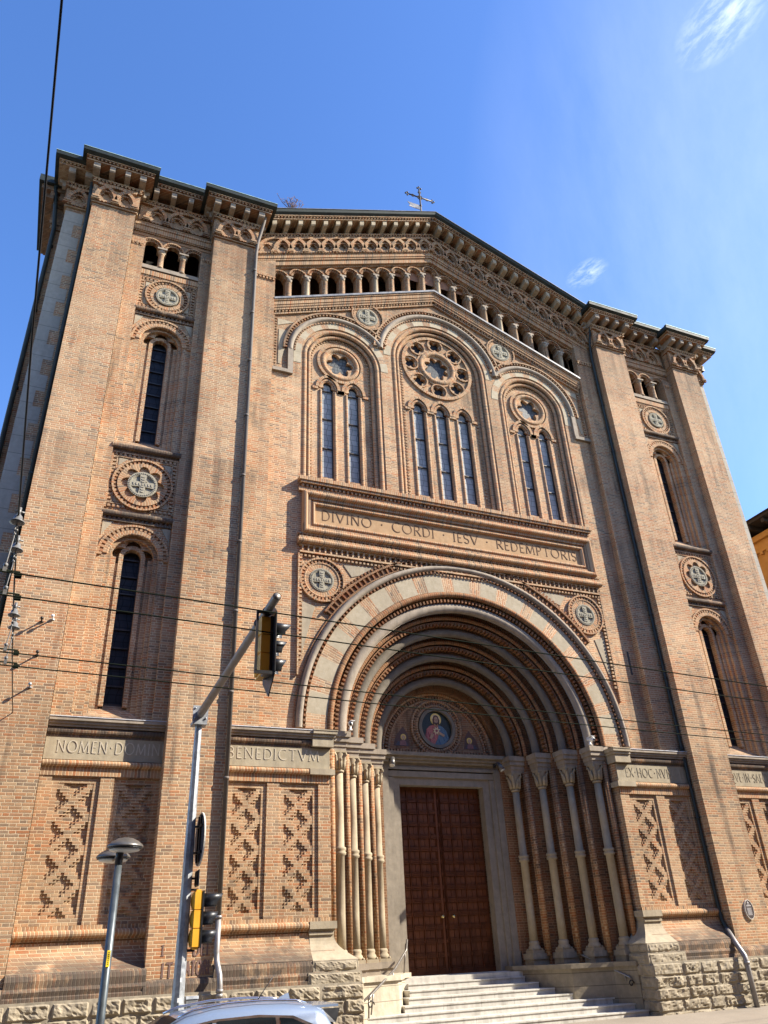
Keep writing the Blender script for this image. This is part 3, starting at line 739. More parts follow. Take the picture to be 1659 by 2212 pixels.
# raked cornice of the gable: sheared along the slope, mitred at the ridge
def shear(s_): return lambda x, y, z: (s_*x, y, z+27.04-.41*abs(x))
for s_ in (-1, 1):
    tf = shear(s_); ys = .0; c = MB(tf)
    X1 = 7.02
    c.box(0, X1, ys-.10, .3, -1.42, -1.36)
    feet = [.02+.575*i for i in range(12)]
    tre = [trefoil(f+.2875, -1.12, .95) for f in feet]
    c.plate([[(0, -1.36), (X1, -1.36), (X1, -.66), (0, -.66)]]+tre, ys-.10, ys-.03); c.box(0, X1, ys+.04, .3, -1.36, -.66)
    for f in feet: c.box(max(0, f-.13), f+.13, ys-.19, ys-.14, -1.36, -1.31); c.box(max(0, f-.10), f+.10, ys-.205, ys-.14, -1.31, -1.24)
    c.dents(.03, X1, -1.40, -1.345, ys-.165, ys-.10, .11)
    c.box(0, X1, ys-.19, .3, -.66, -.61); c.dents(.02, X1, -.61, -.55, ys-.22, ys-.12, .12); c.box(0, X1, ys-.14, .3, -.61, -.55); c.box(0, X1, ys-.24, .3, -.55, -.50)
    c.box(0, X1, ys+.02, .3, -.50, -.18)
    c.box(0, X1, ys-.62, .3, -.18, -.125); c.dents(.02, X1, -.125, -.07, ys-.66, ys-.55, .12, .5); c.box(0, X1, ys-.58, .3, -.125, -.07); c.box(0, X1, ys-.69, .3, -.07, -.02)
    cb = c.build('gable_cornice', 'brick_pale', church)
    rb = MB(tf)
    for i, f in enumerate(feet):
        rb.sweep(rect(.515, .625, ys-.20-.006*(i % 2), ys-.10), arch(f, -1.24, None, 16, pi if i > 0 else pi/2, 0.))
        rb.sweep(rect(.185, .235, ys-.14, ys-.10), arch(f+.2875, -1.12, None, 10))
    rb.build('interlaced_arches', 'soldier_uv', cb)
    nb = MB(tf); nb.box(0.01, X1, ys-.0, ys+.035, -1.34, -.84); nb.build('niche_stone', 'stone_grey', cb)
    for i in range(14):
        q = .26+.478*i
        k_ = MB(tf); k_.extrude_x(scroll(ys+.03, ys-.58, -.50, -.18), q-.08, q+.08); k_.build('bracket', 'stone', cb)
    e = MB(tf)
    e.extrude_x([(ys-.69, -.02), (ys-.78, .04), (ys-.82, .12), (ys-.79, .17), (.3, .26), (.3, -.02)], 0, X1-.02); e.build('copper_eave', 'copper', cb)
    e = MB(tf); e.extrude_x([(ys-.825, .165), (ys-.825, .183), (ys-.66, .20), (ys-.66, .182)], 0, X1-.02); e.build('eave_edge', 'lead', cb)
    # soldier courses under the table
    c = MB(tf)
    c.box(0, 6.25, .10, .2, -1.92, -1.86); c.box(0, 6.9, ys-.0, .2, -1.86, -1.66); c.box(0, 6.9, ys-.05, .2, -1.66, -1.58); c.box(0, 6.9, ys-.08, .2, -1.58, -1.42)
    c.build('soldier_course', 'soldier', church)

# gallery: columns, arches and raked sill
gal = MB(); ga2 = MB()
for k, x in enumerate(OPX):
    zs = zg(x)-2.36
    gal.sweep(rect(.30, .345, Y2-.09-.004*(k % 2), Y2+.02), arch(x, zs+.03, None, 16))
    gal.arcdents(x, zs+.03, .245, .30, Y2-.05, Y2+.02, pi, 0, .075)
    ga2.sweep(rect(.225, .25, Y2-.025, Y2+.02), arch(x, zs+.03, None, 14))
ar = gal.build('gallery_arch', 'soldier_uv', church); ga2.build('gallery_arch_ring', 'soldier_uv', ar)
for k in range(-9, 9):
    x = .67*(k+.5); zc_ = zg(x)-2.36; z0 = zg(x)-3.42
    cl = MB(); cl.lathe([(.09, z0-.05), (.10, z0+.02), (.08, z0+.05), (.074, zc_-.20), (.085, zc_-.18)], x, Y2-.0, 14)
    o = cl.build('gallery_column', 'brick' if k % 4 else 'stone_col', church)
    cp = MB(); cp.box(x-.12, x+.12, Y2-.12, Y2+.31, zc_-.06, zc_+.02); cp.lathe([(.08, zc_-.2), (.09, zc_-.13), (.12, zc_-.06)], x, Y2-.01, 8); cp.build('capital', 'stone_grey', o)
    pb = MB(); pb.box(x-.112, x+.112, Y2+.1, Y2+.31, z0-.1, zc_-.06); pb.build('pier', 'brick', o)
for s_ in (-1, 1):
    tf = shear(s_)
    c = MB(tf); c.box(0, 6.25, -.06, .5, -3.50, -3.42); c.build('gallery_sill', 'lead', church)
    c = MB(tf); c.box(0, 6.25, -.02, .2, -3.56, -3.50); c.box(0, 6.25, .02, .2, -3.72, -3.56); c.extrude_x([(Y2, -3.86)]+[(.10-.075*sin(pi*i/6), -3.79-.07*cos(pi*i/6)) for i in range(7)]+[(Y2, -3.72)], 0, 6.25)
    c.box(0, 6.22, .06, .2, -3.92, -3.86); c.dents(.04, 6.2, -3.99, -3.92, .09, .2, .12); c.box(0, 6.2, .12, .2, -4.07, -3.99)
    c.build('raked_moulding', 'soldier', church)

# ---- the three great window bays
def ring(mbx, cx, cz, r0, r1, y0, y1, n=36): mbx.sweep(rect(r0, r1, y0, y1), circ(cx, cz, n), closed=True)
def window(parent, poly, cx, hw, z0, zs, y, glass, bars):
    f = MB()
    inner = [(cx+(px-cx)*.86, (pz if pz < z0+.01 else zs+(pz-zs)*.9 if pz > zs else pz)) for px, pz in poly]
    inner = [(px, pz+.05 if pz < z0+.01 else pz) for px, pz in inner]
    f.plate([poly, inner], y-.035, y+.02)
    zz = bars
    n = max(1, int((zs-z0)/bars))
    for i in range(1, n+1): f.box(cx-hw, cx+hw, y-.03, y+.01, z0+(zs-z0)*i/n-.018, z0+(zs-z0)*i/n+.018)
    w = f.build('window', 'iron', parent)
    p = MB(); p.plate([poly], y+.021, y+.03); p.build('pane', glass, w)
    return w
def vous(i, n, f_even):
    tot = (n+1)//2*f_even+n//2*(1-f_even); s0 = ((i+1)//2*f_even+i//2*(1-f_even))/tot; s1 = s0+(f_even if i % 2 == 0 else 1-f_even)/tot
    return pi-pi*s0, pi-pi*s1
HOOD = {0: (1.83, .11), 1: (2.34, .12), 2: (1.83, .11)}
for bi, (cx, cz, ri, ro) in enumerate(BAYS):
    zb = 14.12; wmid = ro-ri
    bay = MB()
    bay.sweep(rect(ro-.14, ro+.004, Y2+.03, .56), arch(cx, cz, zb, 40))
    bay.sweep(rollp(ro-.13, .075, Y2+.06), arch(cx, cz, zb, 40), True)
    bay.sweep(rect(ro-.29, ro-.139, Y2+.12, .56), arch(cx, cz, zb, 40))
    bay.sweep(rollp(ro-.30, .06, Y2+.13), arch(cx, cz, zb, 40), True)
    bay.sweep(rect(ri-.004, ro-.289, Y2+.19, .56), arch(cx, cz, zb, 40))
    bo = bay.build('window_bay', 'soldier_uv', church)
    d = MB(); d.arcdents(cx, cz, ri-.08, ri-.003, Y2+.17, Y2+.24, pi, 0, .12, .48)
    for s_ in (-1, 1):
        d.vdents(*sorted((cx+s_*(ri-.08), cx+s_*(ri-.003))), zb, cz, Y2+.17, Y2+.24, .12, .48)
    d.build('dentil_edge', 'brick', bo)
    # voussoir band of brick and stone round the arch
    bb = MB(); sb = MB(); r0, r1 = ro+.004, ro+.27; n = 17 if bi == 1 else 15
    for i in range(n):
        a0, a1 = vous(i, n, .58)
        v_ = MB(); v_.sweep(rect(r0, r1, Y2-.012, Y2+.05), arch(cx, cz, None, 4, a0, a1), u0=i*.3); v_.build(*(('stone_voussoir', 'stone_band') if i % 2 == 0 else ('brick_voussoir', 'brick_voussoir')), bo)
    # stone impost blocks under the band
    ib = MB()
    for s_ in (-1, 1):
        if (bi == 0 and s_ < 0) or (bi == 2 and s_ > 0): ib.box(*sorted((cx+s_*(ro+.005), cx+s_*(ro+.27))), Y2-.011, Y2+.05, cz-.45, cz-.003)
    if bi != 1: ib.build('impost_stone', 'stone_band', bo)
    # hood mould: stone roll between dentil rows; clipped where it meets its neighbour
    hr, hw = HOOD[bi]
    if bi == 1: a0, a1 = pi-radians(5), radians(5)
    elif bi == 0: a0, a1 = pi, radians(36)
    else: a0, a1 = pi-radians(36), 0.
    hd = MB(); hd.sweep(rollp(hr, hw*.85, Y2+.0, hw), arch(cx, cz, None, 44, a0, a1), True)
    if bi == 0: hd.box(-6.2, cx-hr+.08, Y2-.10, Y2+.02, cz-1.05, cz-.92); hd.box(cx-hr-.09, cx-hr+.09, Y2-.09, Y2+.02, cz-.92, cz+.0)
    if bi == 2: hd.box(cx+hr-.08, 6.25, Y2-.10, Y2+.02, cz-1.05, cz-.92); hd.box(cx+hr-.09, cx+hr+.09, Y2-.09, Y2+.02, cz-.92, cz+.0)
    hd.build('hood_mould', 'stone_grey', bo)
    d = MB(); d.arcdents(cx, cz, hr-hw-.06, hr-hw, Y2-.05, Y2+.02, a0, a1, .12)
    d.arcdents(cx, cz, hr+hw+.015, hr+hw+.09, Y2-.075, Y2+.02, a0, a1, .13, .42); d.sweep(rect(hr+hw+.09, hr+hw+.15, Y2-.095, Y2+.02), arch(cx, cz, None, 44, a0, a1))
    d.build('hood_dentil', 'brick_arch', bo)
    # tracery wall
    if bi == 1: ln = [-.88, 0., .88]; lw = .215; rz = 20.05
    else: ln = [-.455, .455]; lw = .20; rz = 19.13
    loops = [archpoly(cx, cz, ri, zb)]
    lan = []
    for q in ln:
        P_ = cusped(cx+q, 17.92, lw, lw*.80, .17, 3, 14.46, 24); lan.append(P_); loops.append(P_)
    if bi == 1:
        ros = [foil(cx, rz, .34, .17, 8, 64)]
        for i in range(8):
            a = 2*pi*i/8+pi/8*0; ros.append(foil(cx+1.06*cos(a), rz+1.06*sin(a), .145, .105, 4, 24, a))
    else: ros = [foil(cx, rz, .30, .19, 6, 48, pi/6)]
    loops += ros
    t = MB(); t.plate(loops, .40, .55); to = t.build('tracery', 'brick_pale', bo)
    rr = MB()
    if bi == 1:
        rr.sweep(rollp(.66, .10, .40), circ(cx, rz, 40), True, closed=True); ring(rr, cx, rz, 1.30, 1.42, .33, .41, 48); ring(rr, cx, rz, .76, .82, .36, .41, 40)
        for i in range(8):
            a = 2*pi*i/8; rr.sweep(rect(.275, .325, .345-.003*(i % 2), .41), circ(cx+1.06*cos(a), rz+1.06*sin(a), 20), closed=True)
    else:
        ring(rr, cx, rz, .74, .84, .33, .41, 40); rr.sweep(rollp(.62, .09, .40), circ(cx, rz, 36), True, closed=True)
    for i, q in enumerate(ln):
        rr.sweep(rect(.33, .43, .33-.004*(i % 2), .41), pointed(cx+q, 17.95, .36)); rr.sweep(rect(.25, .31, .365, .41), pointed(cx+q, 17.95, .28))
    ro_ = rr.build('tracery_rib', 'soldier_uv', bo)
    cp = MB()
    for q in sorted(set([round(v-.445 if bi != 1 else v-.44, 3) for v in ln]+[round(v+.445 if bi != 1 else v+.44, 3) for v in ln])):
        w_ = .13 if abs(q) < (.8 if bi != 1 else 1.2) else .10
        cp.box(max(cx+q-w_, cx-ri+.01), min(cx+q+w_, cx+ri-.01), .34, .41, 17.86, 17.95); 
    cp.build('impost_block', 'soldier', bo)
    ml = MB()
    for q in ln:
        for s_ in (-1, 1): ml.sweep(rollp(0, .05, .40), [(1, 0, cx+q+s_*(lw+.055), zb+.2), (1, 0, cx+q+s_*(lw+.055), 17.86)], True)
    ml.build('jamb_roll', 'soldier_uv', bo)
    for q, P_ in zip(ln, lan): window(bo, P_, cx+q, lw, 14.46, 17.92, .50, 'glass_pale', .95)
    for i, P_ in enumerate(ros):
        f = MB(); f.plate([P_], .52, .53); f.build('rose_pane', 'glass_dark' if bi == 1 and i > 0 else 'glass_rose', bo)

# small medallions between the hoods and in the spandrels
def medallion(cx, cz, r, y, tf=None, rings=True, ro=None, petals=False):
    st = MB(tf); ring(st, cx, cz, r*.80, r, y-.05, y+.02, 36); ring(st, cx, cz, r*.74, r*.80, y-.03, y+.02, 36)
    a = r*.19
    for i, (p, q) in enumerate(((1, 0), (0, 1))):
        w = r*.80; yy = y-.045-.004*i
        f0, f1 = a*.85, a*1.25
        if p: pl = [(cx-w, cz-f1), (cx, cz-f0), (cx+w, cz-f1), (cx+w, cz+f1), (cx, cz+f0), (cx-w, cz+f1)]
        else: pl = [(cx-f1, cz-w), (cx+f1, cz-w), (cx+f0, cz), (cx+f1, cz+w), (cx-f1, cz+w), (cx-f0, cz)]
        st.plate([pl], yy, y+.02)
    ring(st, cx, cz, r*.40, r*.80, y-.005, y+.02, 36)
    for i in range(44):                      # worn relief lettering round the rim and on the arms
        t = 2*pi*i/44
        st.arcdents(cx, cz, r*.62, r*.74, y-.025, y, t-.03, t+.03, 9) if False else None
    for i in range(40):
        t = 2*pi*i/40; c_, s2 = cos(t)*r*.88, sin(t)*r*.88; q = r*.035
        st.box(cx+c_-q, cx+c_+q, y-.062, y-.05, cz+s2-q, cz+s2+q)
    for i in range(7):
        q = (i-3)*r*.20
        st.box(cx+q-r*.05, cx+q+r*.05, y-.058, y-.04, cz-a*.5, cz+a*.5)
        if i != 3: st.box(cx-a*.5, cx+a*.5, y-.062, y-.04, cz+q-r*.05, cz+q+r*.05)
    mo = st.build('medallion', 'medal', church)
    dk = MB(tf); dk.plate([circle(cx, cz, r*.9)], y+.005, y+.03); dk.build('medallion_ground', 'dark_stone', mo)
    if rings:
        ro = ro or r*1.75
        rr = MB(tf); ring(rr, cx, cz, r+.004, r+(ro-r)*.42, y-.03, y+.05, 36); rr.sweep(rollp(r+(ro-r)*.5, (ro-r)*.10, y-.02), circ(cx, cz, 36), True, closed=True)
        ring(rr, cx, cz, ro-.05, ro, y-.08, y+.05, 36); rr.build('medallion_ring', 'soldier_uv', mo)
        d = MB(tf); d.arcdents(cx, cz, ro-(ro-r)*.42, ro-.05, y-.05, y+.02, 0, 2*pi, .11); d.build('dentil_ring', 'brick_arch', mo)
    return mo
for s_ in (-1, 1):
    medallion(2.76, 21.46, .40, Y2-.02, mir(s_), True, .62)
    mo = medallion(4.52, 10.83, .36, Y2-.0, mir(s_), True, .68)

# stone field left in the spandrels of hoods
sp = MB()
for s_ in (-1, 1):
    q = MB(mir(s_)); q.plate([[(5.45, 20.35), (6.05, 20.35), (6.05, 20.05)]], Y2-.02, Y2+.01); q.plate([[(5.62, 19.9), (6.0, 19.9), (6.0, 18.4), (5.93, 18.4)]], Y2-.018, Y2+.01)
    q.build('spandrel_stone', 'stone', church)
    q = MB(mir(s_)); q.vdents(6.08, 6.16, 18.1, 20.4, Y2-.05, Y2+.01, .12); q.box(6.16, 6.22, Y2-.06, Y2+.01, 18.1, 20.5); q.build('edge_dentil', 'brick', church)

# ---- the long inscription plaque
pl = MB()
pl.box(-5.27, 5.32, -.04, Y2, 13.98, 14.10); pl.box(-5.22, 5.27, -.0, Y2, 13.90, 13.98)
pl.dents(-5.2, 5.25, 13.80, 13.87, .06, Y2, .13); pl.box(-5.25, 5.3, .1, Y2, 13.66, 13.80)
po = pl.build('inscription_plaque', 'soldier', church)
def frame(mbx, x0, x1, z0, z1, prof):
    """mitred rectangular frame, prof = closed list of (inset,y)"""
    n = len(prof); vs = []
    for cxx, czz, dx, dz in ((x0, z0, 1, 1), (x1, z0, -1, 1), (x1, z1, -1, -1), (x0, z1, 1, -1)):
        for i_, y_ in prof: vs.append((cxx+dx*i_, y_, czz+dz*i_))
    fs = []
    for k in range(4):
        for j in range(n): fs.append((k*n+j, k*n+(j+1) % n, ((k+1) % 4)*n+(j+1) % n, ((k+1) % 4)*n+j))
    mbx.add(vs, fs)
f = MB(); frame(f, -5.14, 5.18, 12.22, 13.62, [(0, Y2)]+[(.0+.075-.075*cos(pi*i/6), .04-.09*sin(pi*i/6)) for i in range(7)]+[(.16, .06), (.24, .06), (.24, .11), (.30, .11)]+[(.35-.05*cos(pi*i/5), .12-.05*sin(pi*i/5)) for i in range(6)]+[(.41, Y2)])
f.build('plaque_frame', 'soldier', po)
f = MB(); f.box(-4.74, 4.78, Y2-.02, Y2+.02, 12.62, 13.24); f.build('plaque_panel', 'plaque_warm', po)
lt = MB(); lettering(lt, 'DIVINO . CORDI . IESV . REDEMPTORIS', -4.53, 4.60, 12.79, .33, Y2-.02, .078); lt.build('lettering', 'letter_dark', po)
f = MB(); f.dents(-5.2, 5.25, 12.10, 12.17, .08, Y2, .13); f.box(-5.25, 5.3, .06, Y2, 12.17, 12.22)
f.extrude_x([(Y2, 11.88)]+[(.06-.08*sin(pi*i/6), 11.96-.08*cos(pi*i/6)) for i in range(7)]+[(Y2, 12.04)], -5.27, 5.32); f.box(-5.25, 5.3, .04, Y2, 12.04, 12.10)
f.build('plaque_base_moulding', 'soldier', po)
# band of little lozenges under it
f = MB(); f.dents(-5.2, 5.25, 11.66, 11.84, .10, Y2, .17, .25); f.box(-5.2, 5.25, .1, Y2, 11.84, 11.88); f.box(-5.2, 5.25, .1, Y2, 11.60, 11.66)
f.dents(-5.2, 5.25, 11.5, 11.56, .13, Y2, .12)
for s_ in (-1, 1): f.vdents(s_*5.16-.04, s_*5.16+.04, 8.4, 11.5, .13, Y2, .12)
f.box(5.22, 5.27, .12, Y2, 8.0, 11.6); f.box(-5.24, -5.2, .12, Y2, 8.0, 11.6)
for i in range(62):
    x = -5.115+.17*i
    f.add([(x-.045, .17, 11.75), (x, .11, 11.75+.045), (x+.045, .17, 11.75), (x, .11, 11.75-.045)], [(0, 1, 2, 3)])
f.build('lozenge_band', 'brick', church)
# spandrel stone fields
for s_ in (-1, 1):
    q = MB(mir(s_)); q.plate([[(3.2, 11.44), (3.85, 11.40), (3.60, 11.05), (2.5, 11.44)]], Y2-.02, Y2+.01); q.plate([[(5.05, 10.1), (5.1, 10.1), (5.1, 8.6), (4.72, 10.0)]], Y2-.02, Y2+.01)
    q.build('spandrel_stone', 'stone', church)
sl_ = MB(); sl_.box(5.93, 5.99, Y2-.02, Y2+.0, 8.95, 9.72); sl_.build('wall_slit', 'iron', church)

# ------------------------------------------------------------------ portal
pw = [(4.30, Y2), (4.30, .65), (3.72, .65), (3.72, 1.22), (3.15, 1.22), (3.15, 1.79), (2.57, 1.79), (2.57, 2.36), (1.97, 2.36), (1.97, 2.62)]
pa = MB()
closed = pw+[(2.2, 2.9), (4.6, 2.9), (4.6, Y2+.301), (4.3, Y2+.301)]
closed = pw+[(2.2, 2.9), (4.8, 2.9), (4.8, Y2+.31), (4.31, Y2+.31)]
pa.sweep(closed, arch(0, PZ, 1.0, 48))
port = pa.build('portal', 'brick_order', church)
# big outer voussoir band, brick and stone
bb = MB(); sb = MB(); n = 31
for i in range(n):
    a0, a1 = vous(i, n, .40)
    v_ = MB(); v_.sweep(rect(4.40, 4.98, Y2-.03, Y2+.05), arch(0, PZ, None, 5, a0, a1), u0=i*.46); v_.build(*(('brick_voussoir', 'brick_voussoir') if i % 2 == 0 else ('stone_voussoir', 'stone_band')), port)
h = MB(); h.sweep(rollp(5.16, .10, Y2-.0, .15), arch(0, PZ, None, 64), True); h.build('archivolt_roll', 'stone_grey', port); h = MB(); h.sweep(rollp(3.95, .16, .40, .15), arch(0, PZ, None, 56), True)
h.build('archivolt_roll', 'stone_grey', port)
for r, y in ((3.38, .97), (2.80, 1.54), (2.22, 2.11)):
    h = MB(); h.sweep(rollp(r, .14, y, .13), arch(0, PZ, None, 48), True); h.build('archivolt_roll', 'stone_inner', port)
d = MB()
d.arcdents(0, PZ, 4.985, 5.06, Y2-.09, Y2+.02, pi, 0, .13, .42)
d.sweep(rect(5.27, 5.31, Y2-.05, Y2+.02), arch(0, PZ, None, 64, pi-.0, 0)); d.arcdents(0, PZ, 5.31, 5.47, Y2-.07, Y2+.02, pi*.80, pi*.2, .17, .30); d.sweep(rect(5.47, 5.53, Y2-.10, Y2+.02), arch(0, PZ, None, 64, pi*.80, pi*.2)); d.arcdents(0, PZ, 5.55, 5.62, Y2-.08, Y2+.02, pi*.78, pi*.22, .13, .45)
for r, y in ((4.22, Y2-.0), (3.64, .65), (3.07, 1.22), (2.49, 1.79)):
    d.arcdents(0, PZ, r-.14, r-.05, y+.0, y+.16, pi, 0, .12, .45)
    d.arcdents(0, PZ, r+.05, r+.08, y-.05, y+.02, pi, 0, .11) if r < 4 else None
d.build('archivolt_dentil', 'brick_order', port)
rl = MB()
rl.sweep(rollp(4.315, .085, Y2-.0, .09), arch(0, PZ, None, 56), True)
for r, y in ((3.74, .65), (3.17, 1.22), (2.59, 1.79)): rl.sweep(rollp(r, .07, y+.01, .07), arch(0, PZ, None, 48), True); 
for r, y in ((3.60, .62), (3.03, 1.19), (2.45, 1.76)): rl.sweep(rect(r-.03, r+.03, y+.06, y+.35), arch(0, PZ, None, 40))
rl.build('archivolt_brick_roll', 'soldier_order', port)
# imposts: stepped stone cornice carried by the columns
COLS = [(4.01, .40), (3.44, .97), (2.86, 1.54), (2.28, 2.11)]
for s_ in (-1, 1):
    tf = mir(s_)
    im = MB(tf)
    for hw, z0, z1 in ((.155, 6.13, 6.22), (.18, 6.22, 6.34), (.225, 6.34, 6.46), (.26, 6.46, 6.60)):
        for k, (cx, cy) in enumerate(COLS):
            e = .001*k
            im.extrude_z([(cx-hw, cy-hw), (cx+.40, cy-hw), (cx+.40, cy+.40), (cx-hw, cy+.40)], z0+e, z1+e)
    im.build('impost', 'stone_grey', port)
    for k, (cx, cy) in enumerate(COLS):
        c = MB(tf)
        c.lathe([(.118, 1.66), (.112, 2.4), (.112, 3.66), (.15, 3.68), (.155, 3.73), (.13, 3.76), (.155, 3.79), (.15, 3.84), (.112, 3.86), (.108, 4.6), (.104, 5.60)], cx, cy, 20)
        co = c.build('portal_column', 'stone_col', port)
        c = MB(tf); c.lathe([(.175, 1.44), (.18, 1.49), (.165, 1.53), (.135, 1.57), (.15, 1.61), (.14, 1.65), (.118, 1.67)], cx, cy, 20); c.box(cx-.185, cx+.185, cy-.185, cy+.185, 1.36, 1.445)
        for a in range(4):
            t = pi/4+a*pi/2; c.ball((cx+.20*cos(t), cy+.20*sin(t), 1.46), .035, 8)
        c.build('column_base', 'stone_col', co)
        c = MB(tf); c.lathe([(.104, 5.6), (.135, 5.61), (.135, 5.65), (.11, 5.67), (.125, 5.8), (.14, 5.95), (.165, 6.06), (.165, 6.13)], cx, cy, 16)
        for a in range(8):                   # leaves and corner volutes
            t = a*pi/4; big = a % 2
            q = .155 if not big else .165
            c.tube([(cx+.12*cos(t), cy+.12*sin(t), 5.68), (cx+.145*cos(t), cy+.145*sin(t), 5.82), (cx+(.165 if not big else .175)*cos(t), cy+(.165 if not big else .175)*sin(t), 5.92 if not big else 6.0), (cx+(.19 if not big else .225)*cos(t), cy+(.19 if not big else .225)*sin(t), 5.92 if not big else 6.06), (cx+(.19 if not big else .23)*cos(t), cy+(.19 if not big else .23)*sin(t), 5.87 if not big else 6.0)], [.05, .05, .04, .035, .02], 6)
        c.box(cx-.165, cx+.165, cy-.165, cy+.165, 6.08, 6.13)
        c.build('capital', 'stone_col', co)
    # brick rolls on the jamb corners
    jr = MB(tf)
    for x, y in ((4.28, Y2+.04), (3.72, .67), (3.15, 1.24), (2.57, 1.81)):
        jr.lathe([(.07, 1.3), (.07, 6.13)], x-.03, y, 12)
        jr.lathe([(.05, 1.3), (.05, 6.13)], x-.02, y+.14, 10)
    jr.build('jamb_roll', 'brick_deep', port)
    # stepped stone plinth under the columns and the flank walls of the steps
    pb = MB(tf)
    for k, (cx, cy) in enumerate(COLS):
        e = .002*k
        pb.box(cx-.235-e, cx+.36, cy-.235-e, cy+.5, 1.24-e, 1.37+e); pb.box(cx-.20-e, cx+.36, cy-.20-e, cy+.5, 1.10-e, 1.24-e)
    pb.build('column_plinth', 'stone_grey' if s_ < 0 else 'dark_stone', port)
    fl = MB(tf)
    fl.extrude_z([(1.50, 2.5), (1.54, 2.16), (1.86, 1.9), (2.04, 1.5), (2.2, 1.14), (2.45, .76), (3.50, .40), (3.86, -.1), (4.4, -.1), (4.4, 2.7), (1.5, 2.7)], -.1, 1.0)
    fl.extrude_z([(1.50, 2.5), (1.50, 2.10), (1.80, 1.86), (1.99, 1.46), (2.15, 1.08), (2.41, .70), (3.48, .34), (3.82, -.14), (4.4, -.14), (4.4, 2.7), (1.5, 2.7)], 1.0, 1.105)
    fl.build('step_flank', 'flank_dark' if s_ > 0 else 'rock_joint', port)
    # console left of the last column foot
# door surround
fr = MB()
FX, FT = 1.38, 5.78
for s_ in (-1, 1):
    fr.box(*sorted((s_*FX, s_*1.60)), 2.50, 2.78, 1.0, FT); fr.box(*sorted((s_*1.60, s_*1.76)), 2.44, 2.78, 1.0, FT+.2); fr.box(*sorted((s_*1.76, s_*1.97)), 2.40, 2.78, 1.0, FT+.42)
    fr.box(*sorted((s_*1.74, s_*2.0)), 2.36, 2.78, 1.0, 1.45)
fr.box(-1.6, 1.6, 2.50, 2.78, FT, FT+.22); fr.box(-1.76, 1.76, 2.44, 2.78, FT+.22, FT+.38) ; fr.box(-1.97, 1.97, 2.42, 2.78, FT+.42, FT+.5)
fr.box(-1.99, 1.99, 2.46, 2.78, FT+.5, 6.40); fr.box(-2.02, 2.02, 2.34, 2.78, 6.40, 6.47); fr.box(-2.05, 2.05, 2.27, 2.78, 6.47, 6.56); fr.box(-2.08, 2.08, 2.18, 2.78, 6.56, 6.66)
fr.build('door_surround', 'stone_frame', port)
# double door: coffered leaves
for s_ in (-1, 1):
    d = MB(mir(s_)); d.box(.008, FX, 2.835, 2.90, 1.0, FT)
    cols = 4; rows = 14
    for i in range(cols):
        for j in range(rows):
            x0 = .03+i*(FX-.04)/cols; x1 = .03+(i+1)*(FX-.04)/cols; z0 = 1.12+j*(FT-1.16)/rows; z1 = 1.12+(j+1)*(FT-1.16)/rows
            d.box(x0+.035, (x0+x1)/2-.006, 2.815, 2.835, z0+.07, z1-.07); d.box((x0+x1)/2+.006, x1-.035, 2.815, 2.835, z0+.07, z1-.07)
            for q in (-.052, -.012, .028): d.box(x0+.045, x1-.045, 2.775-.012*(q == -.012), 2.835, z0+q, z0+q+.026)
            d.box(x0-.012 if i else x0, x0+.012, 2.785, 2.835, z0+.05, z1-.05)
            for q in (-.036, .012): d.box(max(.009, x0+q), x0+q+.024, 2.758, 2.835, z0-.045, z0+.045) if i or q > 0 else None
    d.box(.008, FX, 2.785, 2.835, 1.0, 1.12)
    d.box(.10 if s_ < 0 else .02, .16 if s_ < 0 else .05, 2.765, 2.78, 1.0, FT) if s_ < 0 else None
    do = d.build('door', 'wood', church)
    kn = MB(mir(s_)); kn.lathe([(.0, 0), (.035, .0), (.035, .01), (.015, .02), (.015, .045), (.035, .055), (.045, .08), (.03, .105), (0., .11)], 0, 0, 14)
    kn.v = [((s_*.17)+v[0], 2.78-v[2], 2.36+v[1]) for v in kn.v]
    kn.build('door_knob', 'brass', do)
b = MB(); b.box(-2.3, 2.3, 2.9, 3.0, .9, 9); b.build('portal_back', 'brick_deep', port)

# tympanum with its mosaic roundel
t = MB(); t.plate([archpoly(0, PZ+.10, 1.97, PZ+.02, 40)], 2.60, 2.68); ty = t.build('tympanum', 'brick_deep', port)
TC = (0, 7.50)
t = MB(); ring(t, 0, TC[1], .52, .62, 2.50, 2.61, 40); t.build('roundel_frame', 'stone_frame', ty)
t = MB(); t.sweep(rollp(.68, .055, 2.59, .07), circ(0, TC[1], 40), True, closed=True); t.sweep(rollp(.84, .045, 2.59, .06), circ(0, TC[1], 40), True, closed=True)
t.arcdents(0, TC[1], .73, .80, 2.55, 2.61, 0, 2*pi, .09)
t.sweep(rollp(1.84, .06, 2.59, .07), arch(0, PZ+.1, None, 40), True); t.arcdents(0, PZ+.1, 1.68, 1.77, 2.54, 2.61, pi, 0, .10); t.sweep(rect(1.60, 1.66, 2.56, 2.61), arch(0, PZ+.1, None, 40))
t.dents(-1.8, 1.8, PZ+.12, PZ+.19, 2.54, 2.61, .1); t.box(-1.9, 1.9, 2.52, 2.61, PZ+.03, PZ+.10)
t.build('tympanum_roll', 'soldier_uv', ty)
def flat(mbx, pts, y, cx=0, cz=0, k=1.): mbx.plate([[(cx+x*k, cz+z*k) for x, z in pts]], y, y+.002); return mbx
cz = TC[1]-.02
mz = MB(); flat(mz, circle(0, 0, .53), 2.59, 0, TC[1]); mo = mz.build('mosaic', 'mos_bg', ty)
def mpart(name, mat, polys, y):
    q = MB()
    for i, p in enumerate(polys): flat(q, p, y-.0012*i, 0, cz)
    return q.build(name, mat, mo)
mpart('robe', 'mos_red', [[(-.40, -.30), (-.33, -.02), (-.22, .08), (-.08, .13), (.08, .13), (.16, .06), (.16, -.48), (-.15, -.50), (-.30, -.43)]], 2.585)
